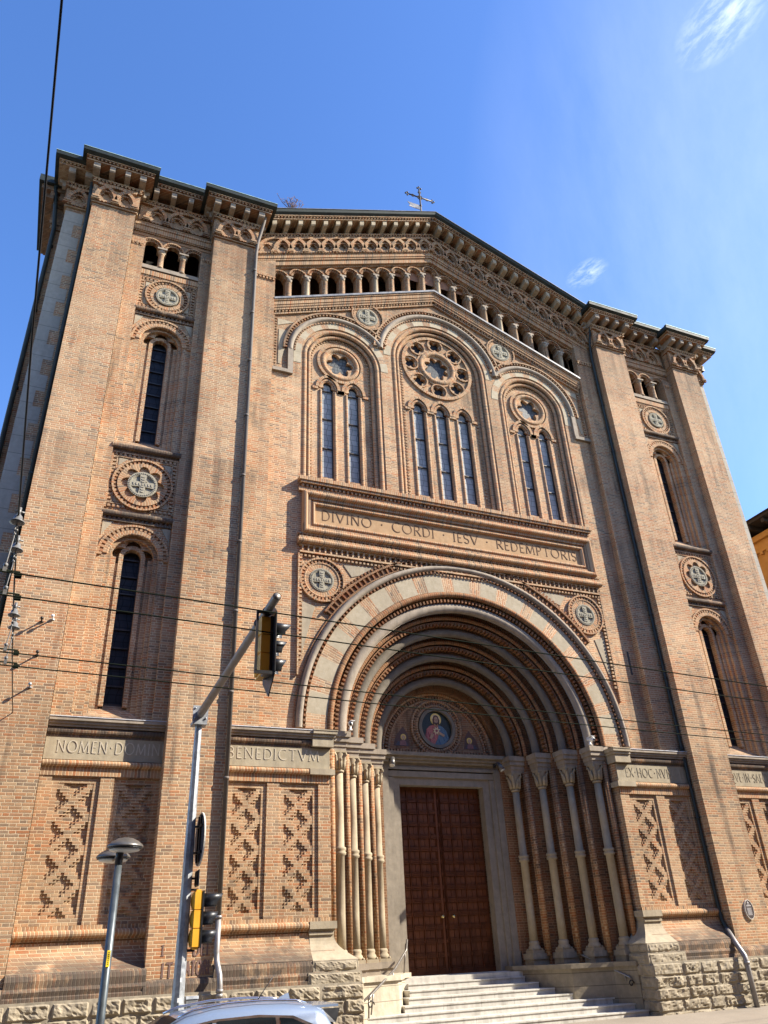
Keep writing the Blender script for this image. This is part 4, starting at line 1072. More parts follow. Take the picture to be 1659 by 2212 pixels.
mpart('robe_fold', 'mos_fold', [[(-.30, -.1), (-.27, -.1), (-.20, -.42), (-.23, -.42)], [(-.12, .05), (-.10, .05), (-.08, -.3), (-.11, -.3)], [(-.36, -.25), (-.33, -.05), (-.32, -.05), (-.33, -.3)]], 2.580)
mpart('mantle', 'mos_blue', [[(.06, .13), (.22, .07), (.34, -.05), (.41, -.28), (.28, -.44), (.05, -.52), (-.10, -.50), (.02, -.30), (.10, -.1)]], 2.574)
mpart('mantle_fold', 'mos_fold2', [[(.16, .02), (.18, .02), (.26, -.36), (.23, -.36)], [(.27, -.02), (.29, -.03), (.34, -.27), (.31, -.28)], [(.05, -.32), (.08, -.31), (.12, -.47), (.08, -.47)]], 2.568)
mpart('halo', 'gold', [circle(0, .29, .185, 30)], 2.574)
mpart('halo_ground', 'mos_light', [circle(0, .29, .150, 30)], 2.570)
mpart('hair', 'mos_hair', [[(-.11, .10), (-.115, .28), (-.07, .39), (0, .42), (.07, .39), (.115, .28), (.11, .10), (.05, .14), (-.05, .14)]], 2.562)
mpart('face', 'mos_skin', [[(-.035, .13), (-.062, .22), (-.062, .30), (-.035, .365), (.035, .365), (.062, .30), (.062, .22), (.035, .13), (.03, .08), (-.03, .08)]], 2.558)
mpart('beard', 'mos_hair', [[(-.05, .20), (-.02, .185), (.02, .185), (.05, .20), (.035, .12), (0, .09), (-.035, .12)], [(-.045, .285), (-.015, .285), (-.015, .272), (-.045, .272)], [(.045, .285), (.015, .285), (.015, .272), (.045, .272)], [(-.006, .27), (.006, .27), (.012, .225), (-.012, .225)]], 2.554)
mpart('heart', 'mos_fold', [circle(.0, -.06, .04, 14)], 2.563)
mpart('rays', 'mos_light', [[(cos(2*pi*i/16)*(.15 if i % 2 else .07), -.06+sin(2*pi*i/16)*(.15 if i % 2 else .07)) for i in range(16)]], 2.567)
mpart('hand', 'mos_skin', [[(.22, -.24), (.27, -.18), (.12, -.10), (.07, -.075), (.06, -.095), (.10, -.125), (.05, -.12), (.05, -.135), (.10, -.15), (.06, -.155), (.07, -.175), (.13, -.185)], [(-.28, -.30), (-.20, -.32), (-.12, -.24), (-.10, -.17), (-.125, -.17), (-.15, -.22), (-.13, -.14), (-.155, -.14), (-.185, -.21), (-.185, -.14), (-.205, -.15), (-.22, -.23)]], 2.556)
for s_ in (-1, 1):
    def sh(pts): return [(1.16+(x-1.16)*.80, PZ+.30+(z-.28)*.80) for x, z in pts]
    def an_part(name, mat, pts, y, par):
        q = MB(mir(s_)); flat(q, sh(pts), y); return q.build(name, mat, par)
    an = an_part('angel_mosaic', 'mos_ground', [(.86, .27), (1.54, .27), (1.43, .61), (1.12, 1.0), (.93, .71)], 2.595, ty)
    an_part('wing', 'mos_sky', [(.92, .29), (1.45, .29), (1.35, .45), (1.15, .38), (1.0, .44)], 2.591, an)
    an_part('robe', 'mos_pink', [(1.0, .30), (1.28, .30), (1.26, .44), (1.12, .52), (1.02, .44)], 2.587, an)
    an_part('halo', 'gold', circle(1.12, .60, .115, 18), 2.588, an); an_part('face', 'mos_skin', circle(1.12, .59, .075, 16), 2.584, an)

# ------------------------------------------------------------------ side bays
def lowpanel(x0, x1, z0, z1, y, tf):
    """brick relief of lozenges inside a stepped frame (hole x0..x1 is already cut in the wall)"""
    f = MB(tf)
    frame(f, x0-.001, x1+.001, z0-.001, z1+.001, [(0, y+.042), (.13, y+.042), (.13, y+.16), (0, y+.16)])
    xa, xb, za, zb_ = x0+.13, x1-.13, z0+.13, z1-.13
    f.box(xa, xb, y+.10, y+.15, za, zb_)
    o = f.build('lozenge_panel', 'brick_low', church)
    r = MB(tf); nx = 11; nz = 40; cw = (xb-xa)/nx; ch = (zb_-za)/nz
    for j in range(nz):
        b_ = abs((nz-1-j) % 10-5)*1.0
        for i in range(nx):
            q = abs(abs(i-5)-b_); lev = .050 if q < 1.6 else (.025 if q < 2.6 else 0)
            if lev: r.box(xa+i*cw, xa+(i+1)*cw, y+.10-lev, y+.10, za+j*ch+.0015, za+(j+1)*ch-.0015)
    r.build('raised_bricks', 'brick_low', o)
    return o
def lowwall(x0, x1, y, panels, tf, zt=6.5):
    w = MB(tf)
    w.plate([[(x0, 1.0), (x1, 1.0), (x1, zt), (x0, zt)]]+[[(a, 2.33), (b, 2.33), (b, 5.22), (a, 5.22)] for a, b in panels], y, y+.42)
    w.build('lower_wall', 'brick_low', church)
    for a, b in panels: lowpanel(a, b, 2.33, 5.22, y, tf)
def skirt(x0, x1, y, tf, ends=(0, 0)):
    """sooty flare at the foot of the wall and the brick mouldings under it"""
    s1 = MB(tf); pr = [(y+.05, 2.02)]
    for i in range(9):
        t = i/8; pr.append((y-.02-.42*(1-cos(t*pi/2))**1.15, 2.02-.52*t))
    pr += [(y+.05, 1.50)]
    s1.extrude_x(pr, x0, x1); s1.build('flared_foot', 'brick_flare', church)
    s2 = MB(tf); s2.extrude_x([(y+.1, 1.28), (-.52, 1.28), (-.53, 1.40), (-.50, 1.48), (-.44, 1.52), (y+.1, 1.52)], x0, x1); s2.extrude_x([(y+.1, 1.03), (-.57, 1.03), (-.57, 1.12), (-.55, 1.14), (-.57, 1.22), (-.53, 1.28), (y+.1, 1.28)], x0, x1)
    s2.build('foot_moulding', 'soldier_dirty', church)
    s3 = MB(tf)
    s3.extrude_x([(y+.02, 2.10)]+[(y-.05-.075*sin(pi*i/6), 2.175-.075*cos(pi*i/6)) for i in range(7)]+[(y+.02, 2.25)], x0, x1)
    s3.box(x0, x1, y-.045, y+.02, 2.06, 2.10); s3.box(x0, x1, y-.025, y+.02, 1.985, 2.03); s3.box(x0, x1, y-.018, y+.02, 2.25, 2.33)
    s3.extrude_x([(y+.02, 5.42)]+[(y-.03-.075*sin(pi*i/6), 5.495-.07*cos(pi*i/6)) for i in range(7)]+[(y+.02, 5.565)], x0, x1); s3.box(x0, x1, y-.018, y+.02, 5.24, 5.42)
    s3.build('roll_moulding', 'soldier', church)
    s4 = MB(tf); s4.box(x0, x1, y-.03, y+.1, 6.07, 6.12); s4.extrude_x([(y+.1, 6.12)]+[(y-.03-.06*sin(pi*i/6), 6.20-.08*cos(pi*i/6)) for i in range(7)]+[(y+.1, 6.28)], x0, x1)
    s4.build('sill_moulding', 'soldier_dirty', church)
    s5 = MB(tf); s5.box(x0, x1, y-.11, y+.1, 6.28, 6.34); s5.box(x0, x1, y-.15, y+.1, 6.34, 6.40); s5.box(x0, x1, y-.19, y+.3, 6.40, 6.47); s5.build('stone_sill', 'stone_grey', church)
    s6 = MB(tf); s6.box(x0, x1, y-.205, y+.3, 6.472, 6.49); s6.build('sill_flashing', 'lead_sunlit', church)
def inscription(x0, x1, y, tf, txt, lx0, lx1, zb, mat, name='inscription_band'):
    q = MB(tf); q.box(x0, x1, y-.02, y+.1, 5.58, 6.07); o = q.build(name, 'plaque_stone', church)
    lt = MB(); lettering(lt, txt, lx0, lx1, zb, .25, y-.02, .085, .008); lt.build('lettering', mat, o)

WT = {}
for s_ in (-1, 1):
    tf = mir(s_)
    # --- lower zone
    lowwall(XR0, XR1, 0., [(8.50, 9.47), (9.76, 10.76)], tf)
    lowwall(4.40, 7.12, -.05, [(4.71, 5.69), (5.99, 6.93)], tf)
    skirt(XR0, XR1, 0., tf); skirt(4.40, 7.12, -.05, tf)
    # --- upper bay wall, three layers stepping back
    L0 = MB(tf)
    for xa, xb in ((XR0, XB-.89), (XB+.89, XR1)): L0.box(xa, xb, -.13, .30, 6.5, 22.05)
    L0.build('bay_strip', 'brick', church)
    rx0, rx1 = XB-.89, XB+.89
    A = MB(tf)
    tri = [cusped(XB+q, 21.80, .26, .22, .12, 3, 20.98, 24) for q in (-.69, 0, .69)]
    A.plate([[(rx0, 6.5), (rx1, 6.5), (rx1, 13.9), (rx0, 13.9)], archpoly(XB, 10.70, .64, 6.55)], 0., .10)
    A.plate([[(rx0, 13.9), (rx1, 13.9), (rx1, 20.6), (rx0, 20.6)], archpoly(XB, 17.93, .64, 14.1)], 0., .10)
    A.plate([[(XR0, 20.6), (rx0, 20.6), (rx1, 20.6), (XR1, 20.6), (XR1, 23.9), (XR0, 23.9)]]+tri, 0., .20)
    A.build('bay_wall', 'brick', church)
    for cz, zb, zt in ((10.70, 6.55, 13.9), (17.93, 14.1, 20.6)):
        B = MB(tf); B.plate([[(rx0, zb-.05), (rx1, zb-.05), (rx1, zt), (rx0, zt)], archpoly(XB, cz, .53, zb)], .10, .20)
        B.plate([[(rx0, zb-.05), (rx1, zb-.05), (rx1, zt), (rx0, zt)], cusped(XB, cz+.03, .40, .335, .19, 5, zb, 60)], .20, .29)
        for q_ in (-1, 1): B.box(*sorted((XB+q_*.325, XB+q_*.56)), .275, .46, zb, cz-.12)
        B.sweep(rect(.22, .33, .23, .50), arch(XB, cz+.08, zb+.32, 24))
        lo = [(rx0, zb-.05), (rx1, zb-.05), (rx1, zt), (rx0, zt)]
        B.plate([lo, archpoly(XB, cz+.08, .225, zb+.40)], .42, .52)
        wo_ = B.build('window_recess', 'brick', church)
        sl2 = MB(tf); sl2.add([(rx0, .02, zb-.05), (rx1, .02, zb-.05), (rx1, .30, zb+.42), (rx0, .30, zb+.42), (rx0, .32, zb-.05), (rx1, .32, zb-.05)], [(0, 1, 2, 3), (0, 3, 4), (1, 5, 2), (2, 5, 4, 3)]) if False else sl2.extrude_x([(.04, zb-.05), (.04, zb+.02), (.42, zb+.40), (.42, zb-.05)], XB-.63, XB+.63)
        sl2.build('sloping_sill', 'brick_dirty', wo_)
        poly = [(s_*x if s_ < 0 else x, z) for x, z in archpoly(XB, cz+.08, .235, zb+.38, 20)]
        window(wo_, poly, s_*XB, .235, zb+.38, cz+.08, .44, 'glass_dark', .43)
        R = MB(tf)
        R.sweep(rect(.84, .895, -.05, .02), arch(XB, cz, None, 28)); R.sweep(rect(.66, .75, -.03, .02), arch(XB, cz, None, 28)); R.sweep(rollp(.65, .035, .0, .03), arch(XB, cz, None, 28), True)
        R.build('window_arch', 'soldier_uv', wo_)
        D = MB(tf); D.arcdents(XB, cz, .75, .84, -.035, .02, pi, 0, .115); D.box(rx0-.03, rx0+.12, -.05, .02, cz-.06, cz-.0); D.box(rx1-.12, rx1+.03, -.05, .02, cz-.06, cz-.0)
        D.build('arch_dentil', 'brick_arch', wo_)
        S_ = MB(tf); S_.plate([[(rx0+.03, cz+.92), (rx0+.28, cz+.92), (rx0+.03, cz+.50)]], -.015, .01); S_.plate([[(rx1-.03, cz+.92), (rx1-.28, cz+.92), (rx1-.03, cz+.50)]], -.015, .01); S_.build('spandrel_stone', 'stone', wo_)
        S_ = MB(tf); S_.box(rx0, rx1, -.05, .01, cz+.94, cz+1.0); S_.dents(rx0, rx1, cz+1.0, cz+1.06, -.05, .01, .115)
        S_.extrude_x([(.01, cz+1.06)]+[(-.08-.06*sin(pi*i/6), cz+1.14-.075*cos(pi*i/6)) for i in range(7)]+[(.01, cz+1.22)], rx0-.02, rx1+.02); S_.build('roll_moulding', 'soldier_dirty', wo_)
    # square panels with roundels
    for (z0, z1, pet, rr) in ((12.02, 13.80, True, .39), (19.18, 20.48, False, .35)):
        cz = (z0+z1)/2+(-.07 if pet else -.03); hx = .885; hz = (z1-z0)/2
        F = MB(tf); F.box(rx0, rx1, -.05, .01, z1-.05, z1); F.box(rx0, rx0+.05, -.05, .01, z0, z1-.05); F.box(rx1-.05, rx1, -.05, .01, z0, z1-.05)
        F.box(rx0+.17, rx1-.17, -.03, .01, z0+.14, z0+.17); F.box(rx0+.17, rx1-.17, -.03, .01, z1-.17, z1-.14); F.box(rx0+.14, rx0+.17, -.03, .01, z0+.14, z1-.14); F.box(rx1-.17, rx1-.14, -.03, .01, z0+.14, z1-.14)
        F.dents(rx0+.05, rx1-.05, z1-.13, z1-.05, -.04, .01, .12); F.dents(rx0+.05, rx1-.05, z0+.03, z0+.11, -.04, .01, .12)
        F.vdents(rx0+.05, rx0+.13, z0+.11, z1-.13, -.04, .01, .12); F.vdents(rx1-.13, rx1-.05, z0+.11, z1-.13, -.04, .01, .12)
        fo = F.build('square_panel', 'brick', church)
        S_ = MB(tf)
        for sx_, xx in ((1, rx0+.2), (-1, rx1-.2)):
            for sz_, zz in ((1, z0+.2), (-1, z1-.2)): S_.plate([[(xx, zz), (xx+sx_*.24, zz), (xx, zz+sz_*.24)]], -.012, .01)
        S_.build('corner_stone', 'stone', fo)
        R = MB(tf); ro = .80 if pet else .68
        ring(R, XB, cz, ro-.05, ro, -.085, .01); R.build('roundel_ring', 'soldier_uv', fo)
        D = MB(tf); D.arcdents(XB, cz, ro-.14, ro-.05, -.055, .01, 0, 2*pi, .11); D.build('dentil_ring', 'brick_arch', fo)
        if pet:
            R = MB(tf); R.plate([circle(XB, cz, .655, 48), foil(XB, cz, .405, .165, 8, 96, pi/8)], -.075, .01, True, (XB, cz)); R.build('lobed_ring', 'soldier_uv', fo)
        else:
            R = MB(tf); ring(R, XB, cz, .40, .52, -.05, .01); R.build('plain_ring', 'soldier_uv', fo)
        medallion(XB, cz, rr, -.035, tf, False)
        Q = MB(tf)
        if pet: Q.extrude_x([(.01, 13.84)]+[(-.10-.075*sin(pi*i/6), 13.93-.085*cos(pi*i/6)) for i in range(7)]+[(.01, 14.02)], rx0-.03, rx1+.03); Q.box(rx0, rx1, -.06, .01, 13.80, 13.84)
        else: Q.box(rx0, rx1, -.06, .01, 20.48, 20.54); Q.box(rx0-.02, rx1+.02, -.09, .01, 20.54, 20.74)
        Q.build('roll_moulding', 'soldier_dirty' if pet else 'soldier', fo)
    Q = MB(tf); Q.box(rx0-.04, rx1+.04, -.12, .3, 20.78, 20.84); Q.box(rx0-.02, rx1+.02, -.08, .3, 20.84, 20.97); Q.build('gallery_sill', 'stone_grey', church)
    # three-light gallery
    G = MB(tf); D = MB(tf)
    for i, q in enumerate((-.69, 0, .69)):
        G.sweep(rect(.315, .36, -.075-.004*(i % 2), .01), arch(XB+q, 21.86, None, 18)); G.sweep(rect(.235, .27, -.02, .01), arch(XB+q, 21.86, None, 16)); D.arcdents(XB+q, 21.86, .27, .315, -.05, .01, pi, 0, .08)
    G.box(XR0, XR1, -.02, .01, 22.28, 22.34); go = G.build('gallery_arch', 'soldier_uv', church); D.build('dentil', 'brick_arch', go)
    for q in (-.345, .345):
        cl = MB(tf); cl.lathe([(.105, 20.97), (.11, 21.03), (.09, 21.06), (.085, 21.60), (.10, 21.62)], XB+q, .0, 14); o = cl.build('gallery_column', 'brick', church)
        cp = MB(tf); cp.lathe([(.09, 21.62), (.105, 21.68), (.14, 21.74)], XB+q, .0, 10); cp.box(XB+q-.15, XB+q+.15, -.15, .2, 21.74, 21.80); cp.build('capital', 'stone_grey', o)
    Q = MB(tf)
    for xa, xb in ((XR0, XB-.95), (XB+.95, XR1)): Q.box(xa, xb, -.17, -.12, 21.74, 21.80); Q.dents(xa, xb, 21.68, 21.74, -.16, -.12, .11)
    Q.box(XR0, XR1, -.05, .01, 22.42, 22.46); Q.box(XR0, XR1, -.08, .01, 22.46, 22.66); Q.box(XR0, XR1, -.11, .01, 22.66, 22.76)
    Q.build('soldier_course', 'soldier', church)
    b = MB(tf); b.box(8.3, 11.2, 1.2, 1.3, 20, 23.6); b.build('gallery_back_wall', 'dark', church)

inscription(-XR1, -XR0, 0., None, 'NOMEN.DOMINI', -10.78, -8.46, 5.735, 'letter_pale')
inscription(-7.1, -4.42, -.05, None, 'BENEDICTVM', -7.0, -4.69, 5.76, 'letter_pale')
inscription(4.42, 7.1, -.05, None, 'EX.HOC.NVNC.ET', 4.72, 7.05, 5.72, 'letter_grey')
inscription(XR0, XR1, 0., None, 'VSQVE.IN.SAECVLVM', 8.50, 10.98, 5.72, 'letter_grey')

FOOT = []
# stone corners of the portal piers: sill end, rolls and the double-curved foot
for s_ in (-1, 1):
    tf = mir(s_); x0, x1 = 4.40, 4.95
    c = MB(tf)
    c.box(x0-.13, 4.9, -.27, .3, 6.40, 6.475); c.box(x0-.09, 4.9, -.23, .3, 6.33, 6.40); c.box(x0-.05, 4.9, -.19, .3, 6.10, 6.33); c.box(x0-.145, 4.9, -.285, .3, 6.475, 6.50)
    c.box(x0-.09, x1, -.165, .2, 5.43, 5.56); c.box(x0-.05, x1, -.12, .2, 5.56, 5.585)
    c.box(x0-.09, x1, -.18, .2, 2.10, 2.25); c.box(x0-.05, x1, -.11, .2, 2.04, 2.10); c.box(x0-.03, x1, -.13, .2, 1.985, 2.04)
    lv = []
    for i in range(9):
        t = i/8; o_ = .04+.42*(1-cos(t*pi/2))**1.15; lv.append((o_, 1.99-.50*t))
    vs = []; 
    for o_, z in lv: vs += [(x0-o_, -.05-o_, z), (x1-.02+o_*.12, -.05-o_, z), (x1-.02+o_*.12, .35, z), (x0-o_, .35, z)]
    fs = []
    for i in range(8):
        for j in range(4): fs.append((i*4+j, i*4+(j+1) % 4, i*4+4+(j+1) % 4, i*4+4+j))
    fs += [(3, 2, 1, 0), (32, 33, 34, 35)]
    c.add(vs, fs)
    c.build('pier_corner', 'stone', church)
    c = MB(tf); c.box(x0-.44, x1+.04, -.53, .4, 1.27, 1.49); c.box(x0-.50, x1+.16, -.58, .4, 1.0, 1.27); pf_ = c.build('pier_foot', 'dark_stone', church); FOOT.append((s_, x0, x1, pf_))

# rock-faced plinth: courses of big rough blocks
from mathutils import noise as mnoise
def rock(mbx, p0, ax, length, z0, z1, out, bulge, rng):
    """one rock-faced block: sharp drafted edge, irregular hewn face"""
    nx = max(6, int(length/.05)); nz = 7
    sd = Vector((rng.uniform(0, 90), rng.uniform(0, 90), rng.uniform(0, 90)))
    tl_, tr_ = rng.uniform(-.02, .02), rng.uniform(-.02, .02)
    vs = []
    for j in range(nz+1):
        for i in range(nx+1):
            u = i/nx; v = j/nz; a = .006+u*(length-.012); zz = z0+.005+(z1-z0-.010)*v
            ed = min(a, length-a, (zz-z0)*1.1, (z1-zz)*1.1); e = min(1., max(0, (ed-.008)/.035))
            q = Vector((a*4.2, zz*6., 0))+sd
            n1 = mnoise.noise(q); n2 = abs(mnoise.noise(q*2.3)); n3 = mnoise.noise(q*5.)
            d = -.03+e*(.03+bulge*(.55+.55*n1-.55*n2+.22*n3)+tl_*(u-.5)+tr_*(v-.5))
            vs.append((p0[0]+ax[0]*a+out[0]*d, p0[1]+ax[1]*a+out[1]*d, zz))
    fs = [(j*(nx+1)+i, j*(nx+1)+i+1, (j+1)*(nx+1)+i+1, (j+1)*(nx+1)+i) for j in range(nz) for i in range(nx)]
    mbx.add(vs, fs)
rng = random.Random(11)
for s_, x0, x1, pf_ in FOOT:
    p = MB()
    for off, zl, zh, xa, xb in ((.535, 1.275, 1.485, x0-.44, x1+.04), (.585, 1.02, 1.265, x0-.50, x1+.16)):
        rock(p, (s_*xa, -off), (s_, 0), xb-xa, zl, zh, (0, -1), .05, rng); rock(p, (s_*xa-s_*.005, -off), (0, 1), .8, zl, zh, (-s_, 0), .05, rng)
    p.build('rock_facing', 'rock', pf_)
for s_ in (-1, 1):
    p = MB(); core = MB()
    core.box(*sorted((s_*3.92, s_*13.2)), -.66, .45, -.5, 1.06)
    co = core.build('plinth', 'dark_stone', church)
    zc = [-.45, -.22, .0, .25, .50, .76, 1.04]
    for k in range(len(zc)-1):
        x = 3.88
        while x < 13.1:
            l = min(rng.uniform(.42, 1.05), 13.2-x)
            if 13.2-x-l < .3: l = 13.2-x
            rock(p, (s_*x, -.665), (s_, 0), l, zc[k], zc[k+1], (0, -1), rng.uniform(.05, .10), rng); x += l
        y = -.68
        while y < .3:
            l = rng.uniform(.4, .6); rock(p, (s_*3.90, y), (0, 1), l, zc[k], zc[k+1], (-s_, 0), .05, rng); y += l
    p.build('rock_facing', 'rock', co, True)
    tp = MB(mir(s_))
    for x0, x1 in ((7.07, 8.48), (11.03, 13.15)):
        tp.extrude_x([(-.3, 1.03), (-.575, 1.03), (-.57, 1.20), (-.52, 1.28), (-.45, 1.31), (-.3, 1.31)], x0-.02, x1+.02)
    tp.build('foot_moulding', 'soldier_dirty', church)

# steps
st = None
LX = [1.53, 1.68, 1.82, 2.02, 2.3, 3.40, 3.80, 3.80]; RX = [1.53, 1.74, 1.92, 2.15, 2.42, 3.48, 3.84, 3.84]
stairs = MB(); stairs.box(-1.9, 1.9, 2.0, 2.9, .2, .985); so_ = stairs.build('staircase', 'step', church)
for k in range(9):
    z = 1.0-.135*k; y = 2.30-.37*k
    i = min(k, 7)
    q = MB(); x0, x1 = -LX[i], RX[i]
    xs = [x0]; 
    while xs[-1] < x1-1.1: xs.append(xs[-1]+rng.uniform(.9, 1.25))
    xs.append(x1)
    for a, b_ in zip(xs[:-1], xs[1:]):
        q.box(a+.003, b_-.003, y, y+.45, z-.135, z-.03); q.box(a+.003, b_-.003, y-.02, y+.45, z-.03, z)
    q.build('step', 'step', so_)

# drainpipes of the church
def pipe(pts, r, mat, name='drainpipe', collars=(), cm=None):
    p = MB(); p.tube(pts, r, 12); o = p.build(name, mat, church)
    c = MB()
    for x, y, z in collars: c.lathe([(r, z-.03), (r+.014, z-.03), (r+.014, z+.03), (r, z+.03)], x, y, 12)
    if collars: c.build('pipe_collar', cm or mat, o)
    return o
pipe([(-6.84, -.85, 24.25), (-6.86, -.80, 23.95), (-6.92, -.66, 23.5), (-7.02, -.54, 22.9), (-7.06, -.52, 22.3), (-7.08, -.52, 2.35)], .055, 'pipe_grey', 'drainpipe', [(-7.08, -.52, z) for z in (5.2, 7.2, 9.3, 11.3, 13.4, 15.5, 17.6, 19.6, 21.5)])
pipe([(-7.08, -.52, 2.40), (-7.08, -.52, 1.75), (-7.07, -.56, 1.55), (-7.05, -.78, 1.32), (-7.04, -.80, 1.15), (-7.04, -.80, .1)], .062, 'pipe_steel', 'drainpipe', [(-7.08, -.52, 2.38), (-7.04, -.80, .98), (-7.04, -.80, 1.06)])
pipe([(6.98, -.55, 24.1), (7.0, -.4, 23.5), (6.99, -.2, 22.8), (6.99, -.14, 22.2), (6.99, -.14, 2.5), (6.99, -.16, 1.95), (6.95, -.35, 1.62), (6.86, -.62, 1.32), (6.83, -.82, 1.05), (6.82, -.84, -.2)], .05, 'pipe_green', 'drainpipe', [(6.99, -.14, z) for z in (4.6, 6.6, 8.8, 11.0, 13.2, 15.4, 17.6, 19.8)])
pipe([(6.96, -.30, 1.72), (6.88, -.58, 1.38), (6.83, -.84, 1.08), (6.82, -.86, .95), (6.82, -.86, -.12)], .068, 'pipe_steel', 'drainpipe', [(6.82, -.86, .93)])
for s_ in (-1,):
    pipe([(-12.48, -.36, 23.6), (-12.46, -.25, 23.0), (-12.44, -.10, 22.5), (-12.43, -.09, 1.2)], .065, 'pipe_green', 'drainpipe', [(-12.43, -.09, z) for z in (3, 5.4, 7.8, 10.2, 12.6, 15, 17.4, 19.8, 22)])
    pipe([(-13.62, .55, 24.1), (-13.5, .8, 23.3), (-13.42, 1.0, 22.6), (-13.40, 1.02, .5)], .065, 'pipe_green', 'drainpipe', [(-13.40, 1.02, z) for z in (4, 7, 10, 13, 16, 19, 21.8)])
    pipe([(12.44, -.1, 23.6), (12.44, -.09, 1.2)], .055, 'pipe_green')

# cross with a little banner on the ridge
cr = MB(); CX, CY, CZ = -.10, .15, 27.15
cr.tube([(CX, CY, CZ), (CX, CY, CZ+2.55)], .035, 8); cr.tube([(CX-.55, CY, CZ+2.02), (CX+.55, CY, CZ+2.02)], .03, 8)
for px, pz in ((0, 2.6), (-.58, 2.02), (.58, 2.02)):
    for a in range(3):
        t = {0: pi/2, -.58: pi, .58: 0}[px]+(a-1)*pi/2*1.0
        cr.ball((CX+px+.075*cos(t), CY, CZ+pz+.075*sin(t)), .045, 8)
for px, pz in ((-.33, 2.02), (.33, 2.02), (0, 2.34)):
    cr.sweep(rect(.05, .075, CY-.015, CY+.015), circ(CX+px, CZ+pz, 14), closed=True)
cr.sweep(rect(.09, .12, CY-.02, CY+.02), circ(CX, CZ+2.02, 16), closed=True)
for q in (.2, .9, 1.5): cr.ball((CX, CY, CZ+q), .06, 8)
co = cr.build('roof_cross', 'iron', church)
bn = MB(); bn.add([(CX-.03, CY, CZ+1.22), (CX-.30, CY+.03, CZ+1.27), (CX-.58, CY-.03, CZ+1.21), (CX-.50, CY, CZ+1.33), (CX-.62, CY-.02, CZ+1.47), (CX-.3, CY+.03, CZ+1.51), (CX-.03, CY, CZ+1.49)], [tuple(range(7))])
bo = bn.build('banner', 'lead', co, False); md = bo.modifiers.new('thickness', 'SOLIDIFY'); md.thickness = .02

# ------------------------------------------------------------------ things on and near the church
def weed(x, y, z, n, label):
    w = MB(); rg = random.Random(5)
    for i in range(n):
        a = rg.uniform(-.9, .9); h_ = rg.uniform(.3, .75); q = [(x+rg.uniform(-.2, .2), y+rg.uniform(-.1, .1), z)]
        q.append((q[0][0]+a*.25, q[0][1]+rg.uniform(-.1, .1), z+h_*.5)); q.append((q[0][0]+a*.45, q[0][1]+rg.uniform(-.15, .15), z+h_))
        w.tube(q, [.016, .012, .006], 5)
        for j in range(5):
            f_ = rg.uniform(.3, 1); b0 = Vector(q[0]).lerp(Vector(q[2]), f_); e = b0+Vector((rg.uniform(-.14, .14), rg.uniform(-.1, .1), rg.uniform(.02, .14)))
            w.tube([b0, e], [.009, .004], 4)
            w.add([tuple(e), tuple(e+Vector((.03, 0, .03))), tuple(e+Vector((0, .01, .06))), tuple(e+Vector((-.03, 0, .03)))], [(0, 1, 2, 3)])
    o = w.build('dry_shrub', 'weed'); tag(o, label, 'shrub'); return o
weed(-5.9, -.70, 24.78, 12, 'small bare purplish shrub growing on the gable roof edge beside the left buttress')

def cctv(x, y, z, dx, label, nm='security_camera', grp='security cameras on the portal imposts'):
    t = thing(nm, label, 'camera', (x, y, z), grp)
    b = MB(); b.lathe([(.05, 0), (.055, .01), (.03, .04), (.025, .14)], 0, 0, 12); b.build('mount', 'white', t)
    b = MB(); b.tube([(-.02*dx, .05, .17), (.05*dx, -.16, .13)], .055, 12); b.box(-.06, .06, -.2, .06, .205, .215); b.build('camera_body', 'white', t)
    b = MB(); b.tube([(.05*dx, -.16, .13), (.056*dx, -.18, .126)], .04, 12); b.build('lens', 'black', t)
cctv(-3.80, .05, 6.60, -1, 'small white security camera on the left portal impost')
cctv(3.72, .05, 6.60, 1, 'small white security camera on the right portal impost')
def spot(x, y, z, dx, label):
    t = thing('spotlight', label, 'spotlight', (x, y, z), 'spotlights over the door')
    b = MB(); b.tube([(0, .18, .02), (0, .02, .0)], .02, 8); b.box(-.04, .04, .15, .2, -.04, .08); b.build('bracket', 'iron', t)
    b = MB(); b.tube([(-.0, .02, .07), (.05*dx, -.06, -.03), (.09*dx, -.12, -.16)], [.06, .075, .09], 14); b.build('lamp_body', 'lamp_grey', t)
    b = MB(); b.tube([(.09*dx, -.12, -.16), (.093*dx, -.124, -.17)], .075, 14); b.build('lens', 'lamp_glass', t)
spot(-1.72, 2.10, 6.36, -1, 'grey cylindrical spotlight under the left end of the door lintel')
spot(1.74, 2.10, 6.36, 1, 'grey cylindrical spotlight under the right end of the door lintel')

def handrail(pts, posts, label, scroll_end):
    t = thing('handrail', label, 'handrail', pts[-1][:2]+(0.,), 'handrails of the church steps'); L = Vector(t.location)
    P = [tuple(Vector(p)-L) for p in pts]
    r = MB(); r.tube(P, .026, 10); r.build('rail', 'rail', t)
    for a, b_ in posts:
        q = MB(); q.tube([tuple(Vector(a)-L), tuple(Vector(b_)-L)], .02, 8); q.build('post', 'rail', t)
    q = MB(); c = Vector(scroll_end)-L; q.tube([tuple(c+Vector((cos(a)*.085*(1-a/9), 0, sin(a)*.085*(1-a/9)))) for a in [i*.5 for i in range(14)]], .016, 8); q.build('scroll', 'iron', t)
handrail([(-1.64, 1.95, 1.84), (-1.72, 1.85, 1.60), (-2.44, 1.0, 1.21), (-3.50, -.10, .78), (-3.62, -.22, .70)], [((-1.68, 1.95, 1.75), (-1.78, 1.95, 1.0)), ((-2.5, .95, 1.17), (-2.56, .98, .72)), ((-3.42, -.02, .80), (-3.46, .04, .4)), ((-3.6, -.2, .70), (-3.6, -.16, .35))], 'tall angled grey handrail on the left flank of the steps', (-3.56, -.2, .60))
